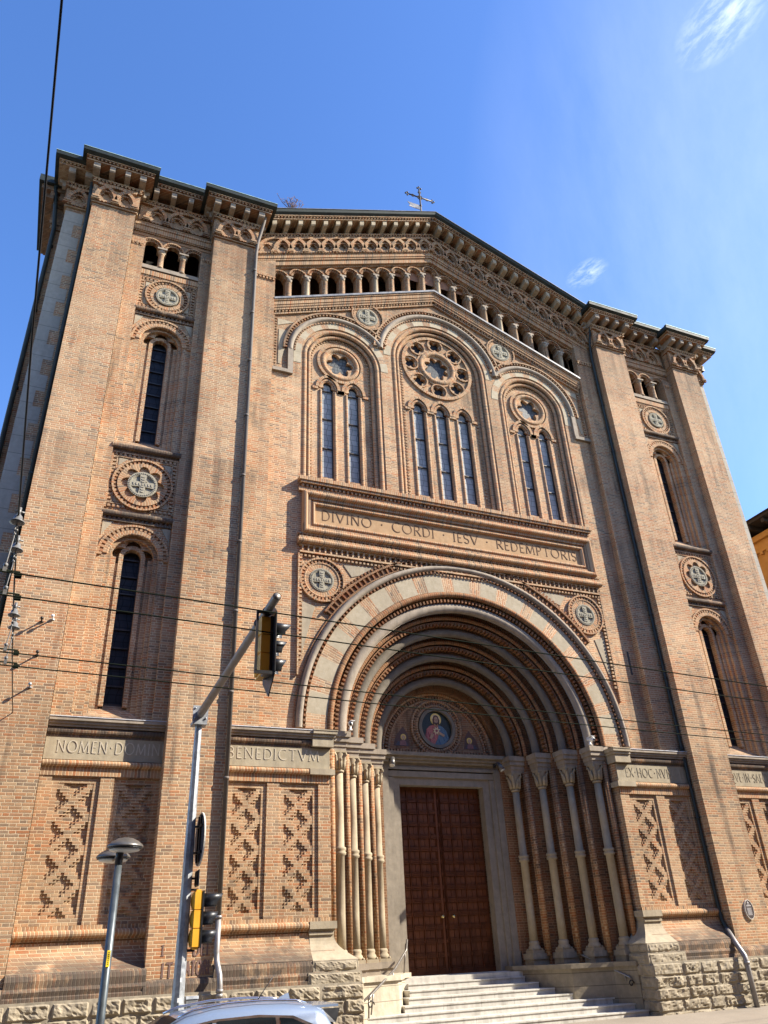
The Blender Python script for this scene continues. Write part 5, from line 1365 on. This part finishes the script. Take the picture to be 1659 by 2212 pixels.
handrail([(2.88, 1.66, 1.40), (3.05, 1.40, 1.38), (3.40, .70, 1.05), (3.68, .05, .76), (3.70, .0, .70)], [((2.92, 1.6, 1.39), (2.95, 1.62, 1.1)), ((3.62, .15, .80), (3.72, .2, .55))], 'low grey handrail on the shaded right flank of the steps', (3.68, 0, .62))

# oval street-history plaque on the right buttress
t = thing('oval_plaque', 'dark brown oval plaque with pale print on the right buttress', 'plaque', (7.76, -.46, 2.17))
q = MB(); el = lambda k: [(.155*k*cos(2*pi*i/32), .245*k*sin(2*pi*i/32)) for i in range(32)]
q.plate([el(1.), el(.94)], -.03, .02); q.build('rim', 'sign_rim', t)
q = MB(); q.plate([el(.945)], -.022, .02); q.build('plate', 'oval_dark', t)
q = MB(); q.plate([circle(0, .17, .028, 14)], -.026, -.02); 
for i, w in enumerate((.05, .085)): q.box(-w, w, -.026, -.02, .115-.035*i, .115-.035*i+(.012 if i == 0 else .022))
for i in range(11): q.box(-.085+(.0 if i < 10 else .02), .085-.01*(i % 3), -.026, -.02, .03-.017*i, .03-.017*i+.009)
q.build('print', 'oval_text', t)
# faded painted words low on the left buttress
t = MB(); lettering(t, 'A DEI', -7.80, -7.24, 1.70, .22, -.446, .16, .002); lettering(t, 'I', -8.2, -8.12, 1.72, .18, -.446, .16, .002); lettering(t, 'GATORI', -7.80, -7.2, 1.36, .24, -.446, .16, .002); lettering(t, 'IT', -8.16, -7.92, 1.34, .24, -.446, .16, .002)
o = t.build('painted_words', 'graffiti', church)

# iron anchor pegs in the left outer buttress
for i, (x, z, m2, l) in enumerate(((-11.54, 8.53, 'iron', 'dark iron peg in the left buttress, beside a pale one'), (-11.32, 8.61, 'white', 'pale peg in the left buttress, beside a dark one'), (-11.50, 7.73, 'iron', 'dark iron peg in the left buttress, just above the lower pair of wires'), (-11.53, 6.99, 'galv', 'steel peg with a long shadow, lowest in the left buttress'))):
    p = MB(); p.tube([(0, .06, 0), (0, -.18, .02)], .018, 8); p.ball((0, -.2, .022), .04, 8); p.lathe([(.05, -.01), (.05, .01)], 0, -.0, 10)
    o = p.build('wall_peg', m2); o.location = (x, -.44, z); tag(o, l, 'peg', 'pegs in the left buttress')

# ------------------------------------------------------------------ overhead wires
ends = [(-9.93, -9.35, 5.35, 'overhead contact wire nearest the street, uppermost in the picture'), (-9.35, -8.72, 5.34, 'overhead contact wire second from the top in the picture'), (-7.45, -6.72, 5.33, 'overhead contact wire third from the top in the picture'), (-6.9, -6.12, 5.33, 'overhead contact wire nearest the church, lowest in the picture')]
y11 = [-10.18, -9.55, -7.58, -7.02]; yr = [-9.32, -8.62, -6.60, -6.05]
for i in range(4):
    xa, xb = -11.1, [.4, .9, 3.1, 3.7][i]
    sl_w = (yr[i]-y11[i])/(xb-xa); w = MB(); pts = []
    for x in range(-26, 41, 2):
        pts.append((x, y11[i]+sl_w*(x-xa), ends[i][2]+.0004*(x+11)*(x-14) if x > -11 else ends[i][2]))
    w.tube(pts, .0095, 6); o = w.build('contact_wire', 'wire_green'); tag(o, ends[i][3], 'wire', 'overhead contact wires along the street')
sw = thing('span_wire', 'black span wire with bell insulators rising from the left buttress over the street', 'wire', (-11.77, -.44, 6.4))
L = Vector(sw.location)
SP = [(-11.77, -.44, 6.42), (-11.75, -3.0, 6.22), (-11.73, -5.5, 6.03), (-11.71, -7.5, 5.94), (-11.70, -8.6, 5.93), (-11.69, -10.2, 6.05), (-11.72, -12.4, 6.75), (-11.77, -15, 7.95), (-11.85, -18, 9.6), (-11.9, -21.45, 11.6)]
w = MB(); w.tube([tuple(Vector(p)-L) for p in SP], .011, 6); w.build('cable', 'wire', sw)
for i in range(4):
    y = y11[i]; x = -11.69
    zsp = None
    for a, b_ in zip(SP[:-1], SP[1:]):
        if b_[1] <= y <= a[1]: f_ = (y-a[1])/(b_[1]-a[1]); zsp = a[2]+(b_[2]-a[2])*f_
    ins = MB(); z0 = zsp-.03
    ins.lathe([(.0, z0+.07), (.025, z0+.065), (.045, z0+.04), (.05, z0), (.08, z0-.025), (.083, z0-.035), (.055, z0-.04), (.0, z0-.045)], x, y, 14); ins.tube([(x-.05, y, z0+.11), (x+.06, y, z0+.10)], .012, 6); ins.tube([(x, y, z0+.05), (x, y, z0+.16)], .02, 6)
    ins.v = [tuple(Vector(v)-L) for v in ins.v]; io = ins.build('insulator', 'ceramic', sw)
    hg = MB(); q = [(x, y, z0-.05), (x-.01, y, z0-.14), (x, y, z0-.22), (x-.02, y, 5.45), (x-.02, y, 5.37)]
    hg.tube(q, .007, 5)
    for k in range(3): hg.ball((x+(k % 2)*.012, y, z0-.08-.05*k), .018, 6)
    hg.ball((x-.02, y, 5.45), .028, 6); hg.box(x-.04, x+.0, y-.02, y+.02, 5.36, 5.42)
    hg.v = [tuple(Vector(v)-L) for v in hg.v]; hg.build('hanger', 'ceramic', io)
    cl = MB(); cl.tube([(x-1.6, y-.04, 5.40), (x+.14, y, 5.385)], .011, 6); cl.box(x+.09, x+.16, y-.012, y+.012, 5.31, 5.37)
    cl.v = [tuple(Vector(v)-L) for v in cl.v]; cl.build('clamp_bar', 'wire_green', io)

# ------------------------------------------------------------------ traffic light mast
TX, TY = -8.46, -4.3
tl = thing('traffic_light', 'galvanised mast with cantilever arm carrying two amber and black signals and a round sign', 'traffic light', (TX, TY, -.40))
def rel(mb, t):
    L = Vector(t.location); mb.v = [tuple(Vector(v)-L) for v in mb.v]; return mb
p = MB(); n = 8
p.lathe([(.13, -.42), (.125, .6), (.095, 1.2), (.085, 3.0), (.062, 5.36)], TX, TY, 8, False); rel(p, tl).build('pole', 'galv', tl)
p = MB(); p.box(TX-.13, TX+.13, TY-.13, TY+.13, 5.36, 5.42); p.box(TX-.02, TX+.02, TY-.10, TY+.10, 5.42, 5.60); p.box(TX-.14, TX+.14, TY-.12, TY-.10, 5.42, 5.70)
for a in (-1, 1):
    for c in (-1, 1): p.ball((TX+a*.10, TY-.13, 5.56+c*.09), .02, 6)
rel(p, tl).build('flange', 'galv', tl)
a = MB(); ax = [(TX, TY-.11, 5.55), (TX-.10, -9.85, 5.62)]
d_ = Vector(ax[1])-Vector(ax[0]); a.tube([ax[0], tuple(Vector(ax[0])+d_*.5), ax[1]], [.075, .062, .055], 14, True, False)
a.tube([tuple(Vector(ax[1])+Vector((0, .4, 0))), tuple(Vector(ax[1])+Vector((0, .002, 0)))], [.04, .048], 14, True, True)
rel(a, tl).build('arm', 'arm_steel', tl)
a = MB()
for y in (-9.05, -9.55, -8.2): a.lathe([(.066, -.03), (.072, -.03), (.072, .03), (.066, .03)], 0, 0, 12); 
a = MB()
for y in (-8.9, -9.35): a.tube([(TX-.09, y-.02, 5.61), (TX-.09, y+.02, 5.61)], .068, 12)
a.tube([(TX-.07, -9.1, 5.56), (TX+.02, -9.14, 5.42), (TX+.05, -9.16, 5.30), (TX+.0, -9.2, 5.34)], .012, 6)
rel(a, tl).build('cable_clip', 'black', tl)
def signal(X0, Y, z0, z1, parent, back=None, hw=.15, vl=.30, body='amber'):
    """three-lamp head facing +x"""
    hh = (z1-z0)/3; w = .12
    b = MB()
    for k in range(3):
        zb_ = z0+k*hh
        b.box(X0, X0+w, Y-hw, Y+hw, zb_+.006, zb_+hh-.006)
        m = 10; vs = []; fs = []          # bulged shell at the rear
        for i in range(m+1):
            t = pi*i/m
            for q in range(5):
                s2 = sin(pi*q/4)
                vs.append((X0-.045*sin(t)*s2, Y-hw*.8+hw*1.6*q/4, zb_+hh*.5-hh*.45*cos(t)))
        for i in range(m):
            for q in range(4): fs.append((i*5+q, i*5+q+1, i*5+5+q+1, i*5+5+q))
        b.add(vs, fs)
    b.box(X0+.02, X0+w-.02, Y-hw+.02, Y+hw-.02, z0-.03, z1+.03)
    so2 = rel(b, parent).build('signal_head', body, parent)
    b = MB(); b.box(X0+w, X0+w+.03, Y-hw-.01, Y+hw+.01, z0-.01, z1+.01); rel(b, parent).build('signal_face', 'black', so2)
    for k, ln in enumerate(('green_lens', 'amber_lens', 'red_lens')):
        zc_ = z0+(k+.5)*hh; v = MB(); R0 = hh*.43; n = 18; vs = []
        L_ = vl*(1.25 if k == 2 else 1.)
        for j, (xx, rr, ex) in enumerate(((X0+w+.03, R0, 0), (X0+w+.03+L_, R0*.94, 0))):
            for q in range(n+1):
                t = radians(-50)+radians(280)*q/n
                drop = 0.
                xe = xx if j == 0 else X0+w+.03+L_*(.74+.26*max(-.3, sin(t)))
                vs.append((xe, Y+rr*cos(t), zc_+rr*sin(t)))
        fs = [(q, q+1, n+1+q+1, n+1+q) for q in range(n)]
        v.add(vs, fs, None, True); vo = rel(v, parent).build('visor', 'black', so2, False); mdf = vo.modifiers.new('thickness', 'SOLIDIFY'); mdf.thickness = .008
        g_ = MB(); g_.tube([(X0+w+.031, Y, zc_), (X0+w+.045, Y, zc_)], [R0*.92, R0*.7], 18); rel(g_, parent).build('lens', ln, so2)
    if back:
        b = MB(); xb = X0+w+.004; zm = (z0+z1)/2; H_, Wd = back
        b.v = []; pts = [(Y-Wd, zm-H_*.62), (Y, zm-H_), (Y+Wd, zm-H_*.62), (Y+Wd, zm+H_*.62), (Y, zm+H_), (Y-Wd, zm+H_*.62)]
        vs = [(xb+.031, y, z) for y, z in pts]+[(xb+.045, y, z) for y, z in pts]
        b.add(vs, [tuple(range(6)), tuple(range(11, 5, -1))]+[(i, (i+1) % 6, 6+(i+1) % 6, 6+i) for i in range(6)]); rel(b, parent).build('backing_board', 'black', so2)
        b = MB(); b.box(X0-.11, X0-.08, Y-hw-.16, Y-hw-.13, z0-.05, z1-.02); b.box(X0-.11, X0+w, Y-hw-.16, Y-hw-.12, z0-.08, z0-.04); b.box(X0-.11, X0+w, Y-hw-.16, Y-hw-.12, z1-.02, z1+.01)
        b.box(X0+.02, X0+w, Y-hw-.14, Y-hw+.02, z0-.07, z0-.05); rel(b, parent).build('bracket', 'black', so2)
    return so2
signal(TX-.15, -9.15, 4.80, 5.56, tl, (.66, .30), .155, .24)
signal(TX+.13, TY-.02, 1.79, 2.60, tl, None, .14, .27)
b = MB(); b.box(TX+.05, TX+.2, TY-.03, TY+.03, 2.62, 2.65); b.box(TX+.05, TX+.2, TY-.03, TY+.03, 1.73, 1.77); rel(b, tl).build('signal_bracket', 'black', tl)
# round sign and small plate, seen from behind and edge-on
SX = TX+.16
b = MB(); n = 32; vs = [(SX+d2, TY-.02+.42*cos(2*pi*i/n), 3.42+.42*sin(2*pi*i/n)) for d2 in (0, .012) for i in range(n)]
b.add(vs, [tuple(range(n)), tuple(range(2*n-1, n-1, -1))]+[(i, (i+1) % n, n+(i+1) % n, n+i) for i in range(n)]); so3 = rel(b, tl).build('round_sign', 'sign_back', tl)
b = MB(); vs = [(SX+d2, TY-.02+r*cos(2*pi*i/n), 3.42+r*sin(2*pi*i/n)) for d2, r in ((-.004, .421), (-.004, .432), (.02, .432), (.02, .421)) for i in range(n)]
b.add(vs, [(k*n+i, k*n+(i+1) % n, ((k+1) % 4)*n+(i+1) % n, ((k+1) % 4)*n+i) for k in range(4) for i in range(n)]); rel(b, tl).build('sign_rim', 'sign_rim', so3)
b = MB()
for z in (3.2, 3.62): b.box(SX-.03, SX-.001, TY-.26, TY+.22, z-.02, z+.02); b.box(TX, SX-.02, TY-.03, TY+.03, z-.015, z+.015)
b.box(SX-.025, SX-.001, TY-.13, TY-.10, 3.05, 3.8); b.box(SX-.025, SX-.001, TY+.08, TY+.11, 3.05, 3.8); rel(b, tl).build('sign_rail', 'iron', so3)
b = MB(); b.box(SX, SX+.012, TY-.18, TY+.14, 2.68, 2.93); so4 = rel(b, tl).build('sign_plate', 'sign_back', tl)
b = MB(); b.box(SX-.02, SX-.001, TY-.12, TY-.09, 2.70, 2.91); b.box(SX-.02, SX-.001, TY+.05, TY+.08, 2.70, 2.91); b.box(TX, SX-.01, TY-.03, TY+.03, 2.79, 2.82); rel(b, tl).build('sign_rail', 'iron', so4)
b = MB()
for x, z, w, c in ((-.03, 1.05, .05, 0), (.0, .86, .04, 0), (-.01, 1.32, .03, 0)): b.box(TX+x, TX+x+w, TY-.126, TY-.122, z, z+.06)
rel(b, tl).build('sticker', 'white', tl)
# grey roadside box just behind the car
t = thing('roadside_box', 'small grey metal box with a slotted front beside the traffic light mast', 'box', (-8.24, -4.25, -.40))
b = MB(); b.box(-.09, .09, -.07, .07, 1.1, 1.48); b.extrude_x([(-.08, 1.48), (-.06, 1.52), (.06, 1.52), (.08, 1.48)], -.10, .10); b.build('case', 'galv', t)
b = MB(); b.tube([(0, 0, 0), (0, 0, 1.1)], .035, 10); b.build('post', 'galv', t)
b = MB(); b.box(-.065, -.02, -.075, -.07, 1.25, 1.42); b.build('slot_panel', 'post_grey', t)

# ------------------------------------------------------------------ twin street lamp
lp = thing('street_lamp', 'grey twin headed street lamp with dome shades and a yellow sticker on its post', 'street lamp', (-9.61, -4.5, -.44))
p = MB(); p.tube([(0, 0, 0), (0, 0, .9), (0, 0, 3.46)], [.075, .066, .058], 14); p.build('post', 'post_grey', lp)
p = MB(); p.tube([(0, 0, 3.44), (0, 0, 3.70)], .062, 14); p.tube([(0, .0, 3.60), (-.02, .45, 3.58), (-.02, .95, 3.60)], .022, 8); p.build('lamp_collar', 'black', lp)
def dome(x, y, z, r):
    h = MB(); h.lathe([(.0, z+.135), (.05, z+.134), (r*.45, z+.115), (r*.72, z+.075), (r*.92, z+.03), (r, z), (r, z-.015), (r*.96, z-.02), (r*.5, z-.022), (0., z-.022)], x, y, 32); o = h.build('lamp_shade', 'lamp_grey', lp)
    h = MB(); h.lathe([(r*.95, z-.022), (r*.95, z-.04), (r*.90, z-.045)], x, y, 32); h.build('shade_rim', 'black', o)
    h = MB(); h.lathe([(r*.86, z-.044), (r*.80, z-.07), (r*.4, z-.095), (0., z-.10)], x, y, 28); h.build('lamp_glass', 'lamp_glass', o)
dome(.07, 0, 3.72, .29); dome(-.01, .92, 3.66, .285)
p = MB(); p.box(-.02, .03, -.072, -.062, 2.02, 2.24); so5 = p.build('sticker', 'sticker', lp)
p = MB()
for i in range(7): p.box(-.004, .014, -.0735, -.072, 2.05+.026*i, 2.063+.026*i)
p.build('sticker_print', 'ink', so5)

# ------------------------------------------------------------------ parked estate car
car = thing('parked_car', 'pale blue silver estate car with roof rails, dark glass and a rear spoiler', 'car', (-8.37, -5.5, -.62))
def loft(mbx, secs, smooth=True):
    n = len(secs[0]); vs = [p for s2 in secs for p in s2]
    fs = [(i*n+j, i*n+(j+1) % n, (i+1)*n+(j+1) % n, (i+1)*n+j) for i in range(len(secs)-1) for j in range(n)]
    fs += [tuple(reversed(range(n))), tuple((len(secs)-1)*n+j for j in range(n))]
    mbx.add(vs, fs, None, smooth); return mbx
def belt(x):      # waist height
    return .98+.03*(x+2.0)/4 if x > -1.4 else .98-.10*(-1.4-x)/.9
def sec(x, zt, hw, zb=.30):
    pts = []
    for y, z in ((-.86, zb), (-1.0, zb+.12), (-1.03, .55), (-1.0, .80), (-.95, zt-.06), (-.80, zt), (.80, zt), (.95, zt-.06), (1.0, .80), (1.03, .55), (1.0, zb+.12), (.86, zb)): pts.append((x, y*hw, z))
    return pts
body = MB(); loft(body, [sec(-2.25, .68, .70, .36), sec(-2.15, .78, .82, .30), sec(-1.9, .86, .89, .27), sec(-1.3, .97, .91, .26), sec(-.4, 1.0, .92, .26), sec(1.0, 1.01, .92, .26), sec(1.9, 1.02, .90, .28), sec(2.2, 1.0, .84, .34), sec(2.28, .85, .78, .4)])
bo = body.build('body', 'paint', car)
# greenhouse: x along the car, front at -x
TOPZ = [(-1.36, .98), (-.98, 1.22), (-.58, 1.46), (-.30, 1.575), (.1, 1.64), (.7, 1.66), (1.2, 1.645), (1.62, 1.60), (1.78, 1.56)]
def ghsec(x, z):
    h = z-.95; hwt = .80-.20*max(0, h)*.55-(.0); hwt = .81-.16*(z-.97)
    return [(x, -.86, .95), (x, -(hwt+.015), z-.09*min(1, h*3)), (x, -(hwt-.07), z-.02*min(1, h*3)), (x, -.35, z+.012*min(1, h*3)), (x, .35, z+.012*min(1, h*3)), (x, hwt-.07, z-.02*min(1, h*3)), (x, hwt+.015, z-.09*min(1, h*3)), (x, .86, .95)]
gh = MB(); secs = [ghsec(x, z) for x, z in TOPZ]+[ghsec(2.12, 1.03)]
loft(gh, secs); gh.build('cabin', 'paint', car)
def sidey(x, z):  # y of the cabin side at height z
    for (xa, za), (xb, zb_) in zip(TOPZ[:-1], TOPZ[1:]):
        if xa <= x <= xb: zt = za+(zb_-za)*(x-xa)/(xb-xa)
    if x > 1.78: zt = 1.56-(x-1.78)/.34*.53
    zt2 = zt-.09*min(1, (zt-.95)*3); hw = .81-.16*(zt-.97)+.015
    f_ = min(1., max(0, (z-.95)/max(.01, zt2-.95))); return .86+(hw-.86)*f_
def sidepanel(name, poly, mat, off=.006, th=.006, parent=None):
    for s_ in (-1, 1):
        q = MB(); n = len(poly)
        vs = [(x, s_*(sidey(x, z)+off), z) for x, z in poly]+[(x, s_*(sidey(x, z)+off-th-.01), z) for x, z in poly]
        tri = tessellate_polygon([[Vector((x, z, 0)) for x, z in poly]])
        q.add(vs, [tuple(t_) for t_ in tri]+[(i, (i+1) % n, n+(i+1) % n, n+i) for i in range(n)])
        q.build(name, mat, car)
sidepanel('window_trim', [(-1.06, 1.035), (-.62, 1.35), (-.34, 1.455), (.1, 1.515), (.75, 1.53), (1.28, 1.49), (1.62, 1.36), (1.80, 1.18), (1.62, 1.02)], 'chrome', .004)
sidepanel('front_window', [(-.92, 1.06), (-.56, 1.33), (-.32, 1.43), (.06, 1.485), (.08, 1.06)], 'car_glass', .010)
sidepanel('rear_window', [(.15, 1.06), (.13, 1.49), (.75, 1.50), (1.0, 1.485), (1.08, 1.06)], 'car_glass', .010)
sidepanel('quarter_window', [(1.14, 1.06), (1.07, 1.478), (1.26, 1.46), (1.58, 1.335), (1.73, 1.17), (1.58, 1.045)], 'car_glass', .010)
w = MB(); vs = []
for x, z in ((-1.30, 1.03), (-.98, 1.235), (-.62, 1.45), (-.42, 1.545)):
    hw = (.81-.16*(z-.97))*.90; vs += [(x-.012, -hw, z+.0), (x-.02, 0, z+.022), (x-.012, hw, z+.0)]
w.add(vs, [(i*3+j, i*3+j+1, i*3+4+j, i*3+3+j) for i in range(3) for j in range(2)], None, True); w.build('windscreen', 'car_glass', car, False)
w = MB(); w.add([(1.86, -.62, 1.47), (1.86, .62, 1.47), (2.10, .68, 1.12), (2.10, -.68, 1.12)], [(0, 1, 2, 3)]); w.build('rear_windscreen', 'car_glass', car, False)
w = MB(); w.extrude_z([(1.62, -.62), (2.06, -.58), (2.10, -.3), (2.11, .3), (2.06, .58), (1.62, .62)], 1.555, 1.585); w.build('spoiler', 'paint', car)
w = MB()
for s_ in (-1, 1): w.add([(1.76, s_*.66, 1.54), (2.08, s_*.60, 1.535), (2.0, s_*.63, 1.36), (1.86, s_*.68, 1.38), (1.76, s_*.61, 1.54), (2.08, s_*.55, 1.535), (2.0, s_*.58, 1.36), (1.86, s_*.63, 1.38)], [(0, 1, 2, 3), (4, 5, 6, 7), (0, 1, 5, 4), (1, 2, 6, 5), (2, 3, 7, 6), (3, 0, 4, 7)])
w.build('spoiler_fin', 'black', car)
for s_ in (-1, 1):
    w = MB(); w.tube([(-.42, s_*.635, 1.56), (-.2, s_*.63, 1.63), (.3, s_*.61, 1.685), (.9, s_*.60, 1.69), (1.35, s_*.61, 1.665), (1.52, s_*.62, 1.625)], .018, 8); w.build('roof_rail', 'chrome', car)
w = MB(); w.add([(1.18, -.03, 1.65), (1.46, -.03, 1.625), (1.46, .03, 1.625), (1.18, .03, 1.65), (1.43, 0, 1.745), (1.35, 0, 1.72)], [(0, 1, 4, 5), (3, 5, 4, 2), (1, 2, 4), (0, 5, 3), (0, 3, 2, 1)]); w.build('antenna_fin', 'paint', car)
w = MB(); w.tube([(1.0, .3, 1.65), (1.28, .3, 1.98)], [.008, .005], 6); w.build('antenna', 'black', car)
for xw in (-1.38, 1.40):
    for s_ in (-1, 1):
        w = MB(); n = 24; prof = [(.18, .0), (.30, .0), (.325, .03), (.33, .10), (.325, .18), (.30, .21), (.18, .21)]
        vs = []; m = len(prof)
        for i in range(n):
            for r, o2 in prof: vs.append((xw+r*cos(2*pi*i/n), s_*(.94-o2), .33+r*sin(2*pi*i/n)))
        w.add(vs, [(i*m+j, ((i+1) % n)*m+j, ((i+1) % n)*m+(j+1) % m, i*m+(j+1) % m) for i in range(n) for j in range(m)], None, True); wo2 = w.build('wheel', 'tyre', car)
        w = MB(); w.tube([(xw, s_*.93, .33), (xw, s_*.80, .33)], .19, 20); rim = w.build('rim', 'galv', wo2)
        w = MB()
        for i in range(5): w.tube([(xw, s_*.935, .33), (xw+.17*cos(2*pi*i/5), s_*.935, .33+.17*sin(2*pi*i/5))], .022, 6)
        w.build('spokes', 'chrome', wo2)
for s_ in (-1, 1):
    w = MB(); w.box(-2.22, -2.0, *sorted((s_*.52, s_*.76)), .66, .77); w.build('headlight', 'lamp_glass', car)
    w = MB(); w.box(2.18, 2.25, *sorted((s_*.55, s_*.80)), .82, 1.0); w.build('tail_light', 'red_lens', car)
    w = MB(); w.ball((-.88, s_*.99, 1.06), .10, 10, .75); w.build('wing_mirror', 'paint', car)
car.scale = (.94, 1.0, 1.0)

# ------------------------------------------------------------------ neighbouring building at the right
nb = thing('neighbour_building', 'ochre and orange plastered building with a dark wooden eave at the right edge', 'building', (16.4, 1.2, -.05))
b = MB(); b.box(0, 14, 0, 30, 0, 14.4); b.build('wall', 'orange', nb)
b = MB(); b.box(-.04, 14.04, -.04, 30, 14.4, 16.6); b.build('attic_wall', 'ochre', nb)
b = MB(); b.box(-.16, 14, -.16, 30, 14.2, 14.5); b.box(-.12, 14, -.12, 30, 16.0, 16.12); b.box(-.2, 14, -.2, 30, 16.5, 16.75)
for i in range(60): b.box(-.16, -.02, .2+i*.35, .34+i*.35, 15.86, 16.0)
b.build('string_course', 'ochre', nb)
b = MB(); b.box(-.8, 14.6, -.8, 30, 17.05, 17.2)
for i in range(24): b.box(-.75, .1, -.1+i*.8, .06+i*.8, 16.85, 17.05)
b.build('eave', 'timber', nb)
b = MB(); b.add([(-.9, -.9, 17.2), (14.7, -.9, 17.2), (14.7, 30, 17.2), (-.9, 30, 17.2), (7, 7, 20), (7, 23, 20)], [(0, 1, 4), (1, 2, 5, 4), (2, 3, 5), (3, 0, 4, 5)]); b.build('roof', 'roof', nb)
for z in (2, 6, 10):
    for y in (3, 7, 11, 15):
        b = MB(); b.box(-.06, .02, y-.7, y+.7, z, z+2.2); o = b.build('window', 'timber', nb)
        q = MB(); q.box(-.075, -.06, y-.58, y+.58, z+.1, z+2.1); q.build('pane', 'glass_dark', o)

# ------------------------------------------------------------------ unseen houses added behind the viewer to cut sky light on the church front
def house(x0, x1, h, wall, label, seed):
    t = thing('added_street_house', label, 'house', ((x0+x1)/2, -27, -.6), 'unseen houses added across the street'); hw = (x1-x0)/2; rg = random.Random(seed)
    n = max(3, int((x1-x0)/4)); cw = (x1-x0)/n
    holes = []; wins = []
    for i in range(n):
        c = -hw+cw*(i+.5); holes.append(archpoly(c, 2.9, cw*.36, .02, 16))
        for k in range(int((h-6)/3.6)): z = 6.2+3.6*k; holes.append([(c-.55, z), (c+.55, z), (c+.55, z+1.9), (c-.55, z+1.9)]); wins.append((c, z))
    b = MB(); b.plate([[(-hw+.01, 0), (hw-.01, 0), (hw-.01, h), (-hw+.01, h)]]+holes, 5.4, 5.9); b.build('front_wall', wall, t)
    b = MB(); b.box(-hw+.02, hw-.02, -6, 1.8, 0, h); b.box(-hw+.02, hw-.02, 1.8, 5.4, 4.9, 5.2); b.box(-hw+.02, hw-.02, 1.8, 5.38, h-.3, h-.02); b.build('body', wall, t)
    b = MB(); b.box(-hw, hw, -6.6, 6.5, h, h+.2); b.build('eave', 'timber', t)
    b = MB(); b.add([(-hw, -6.7, h+.2), (hw, -6.7, h+.2), (hw, 6.6, h+.2), (-hw, 6.6, h+.2), (-hw, 0, h+2.2), (hw, 0, h+2.2)], [(0, 1, 5, 4), (2, 3, 4, 5), (1, 2, 5), (3, 0, 4)]); b.build('roof', 'roof', t)
    for c, z in wins:
        w = MB(); w.plate([[(c-.56, z-.01), (c+.56, z-.01), (c+.56, z+1.91), (c-.56, z+1.91)], [(c-.46, z+.08), (c+.46, z+.08), (c+.46, z+1.82), (c-.46, z+1.82)]], 5.55, 5.62); w.box(c-.7, c+.7, 5.9, 6.02, z-.12, z); o = w.build('window', 'timber', t)
        w = MB(); w.box(c-.47, c+.47, 5.57, 5.6, z+.07, z+1.83); w.build('pane', 'glass_dark', o)
house(-48, -20, 17.5, 'ochre', 'unseen ochre arcaded house added across the street to cut sky light, left of the viewer', 1)
house(-20, 4, 18, 'orange', 'unseen orange arcaded house added directly behind the viewer to cut sky light', 2)
house(4, 30, 16.5, 'ochre', 'unseen ochre arcaded house added across the street to cut sky light, right of the viewer', 3)
house(30, 62, 17, 'orange', 'unseen orange arcaded house added across the street to cut sky light, far right of the viewer', 4)
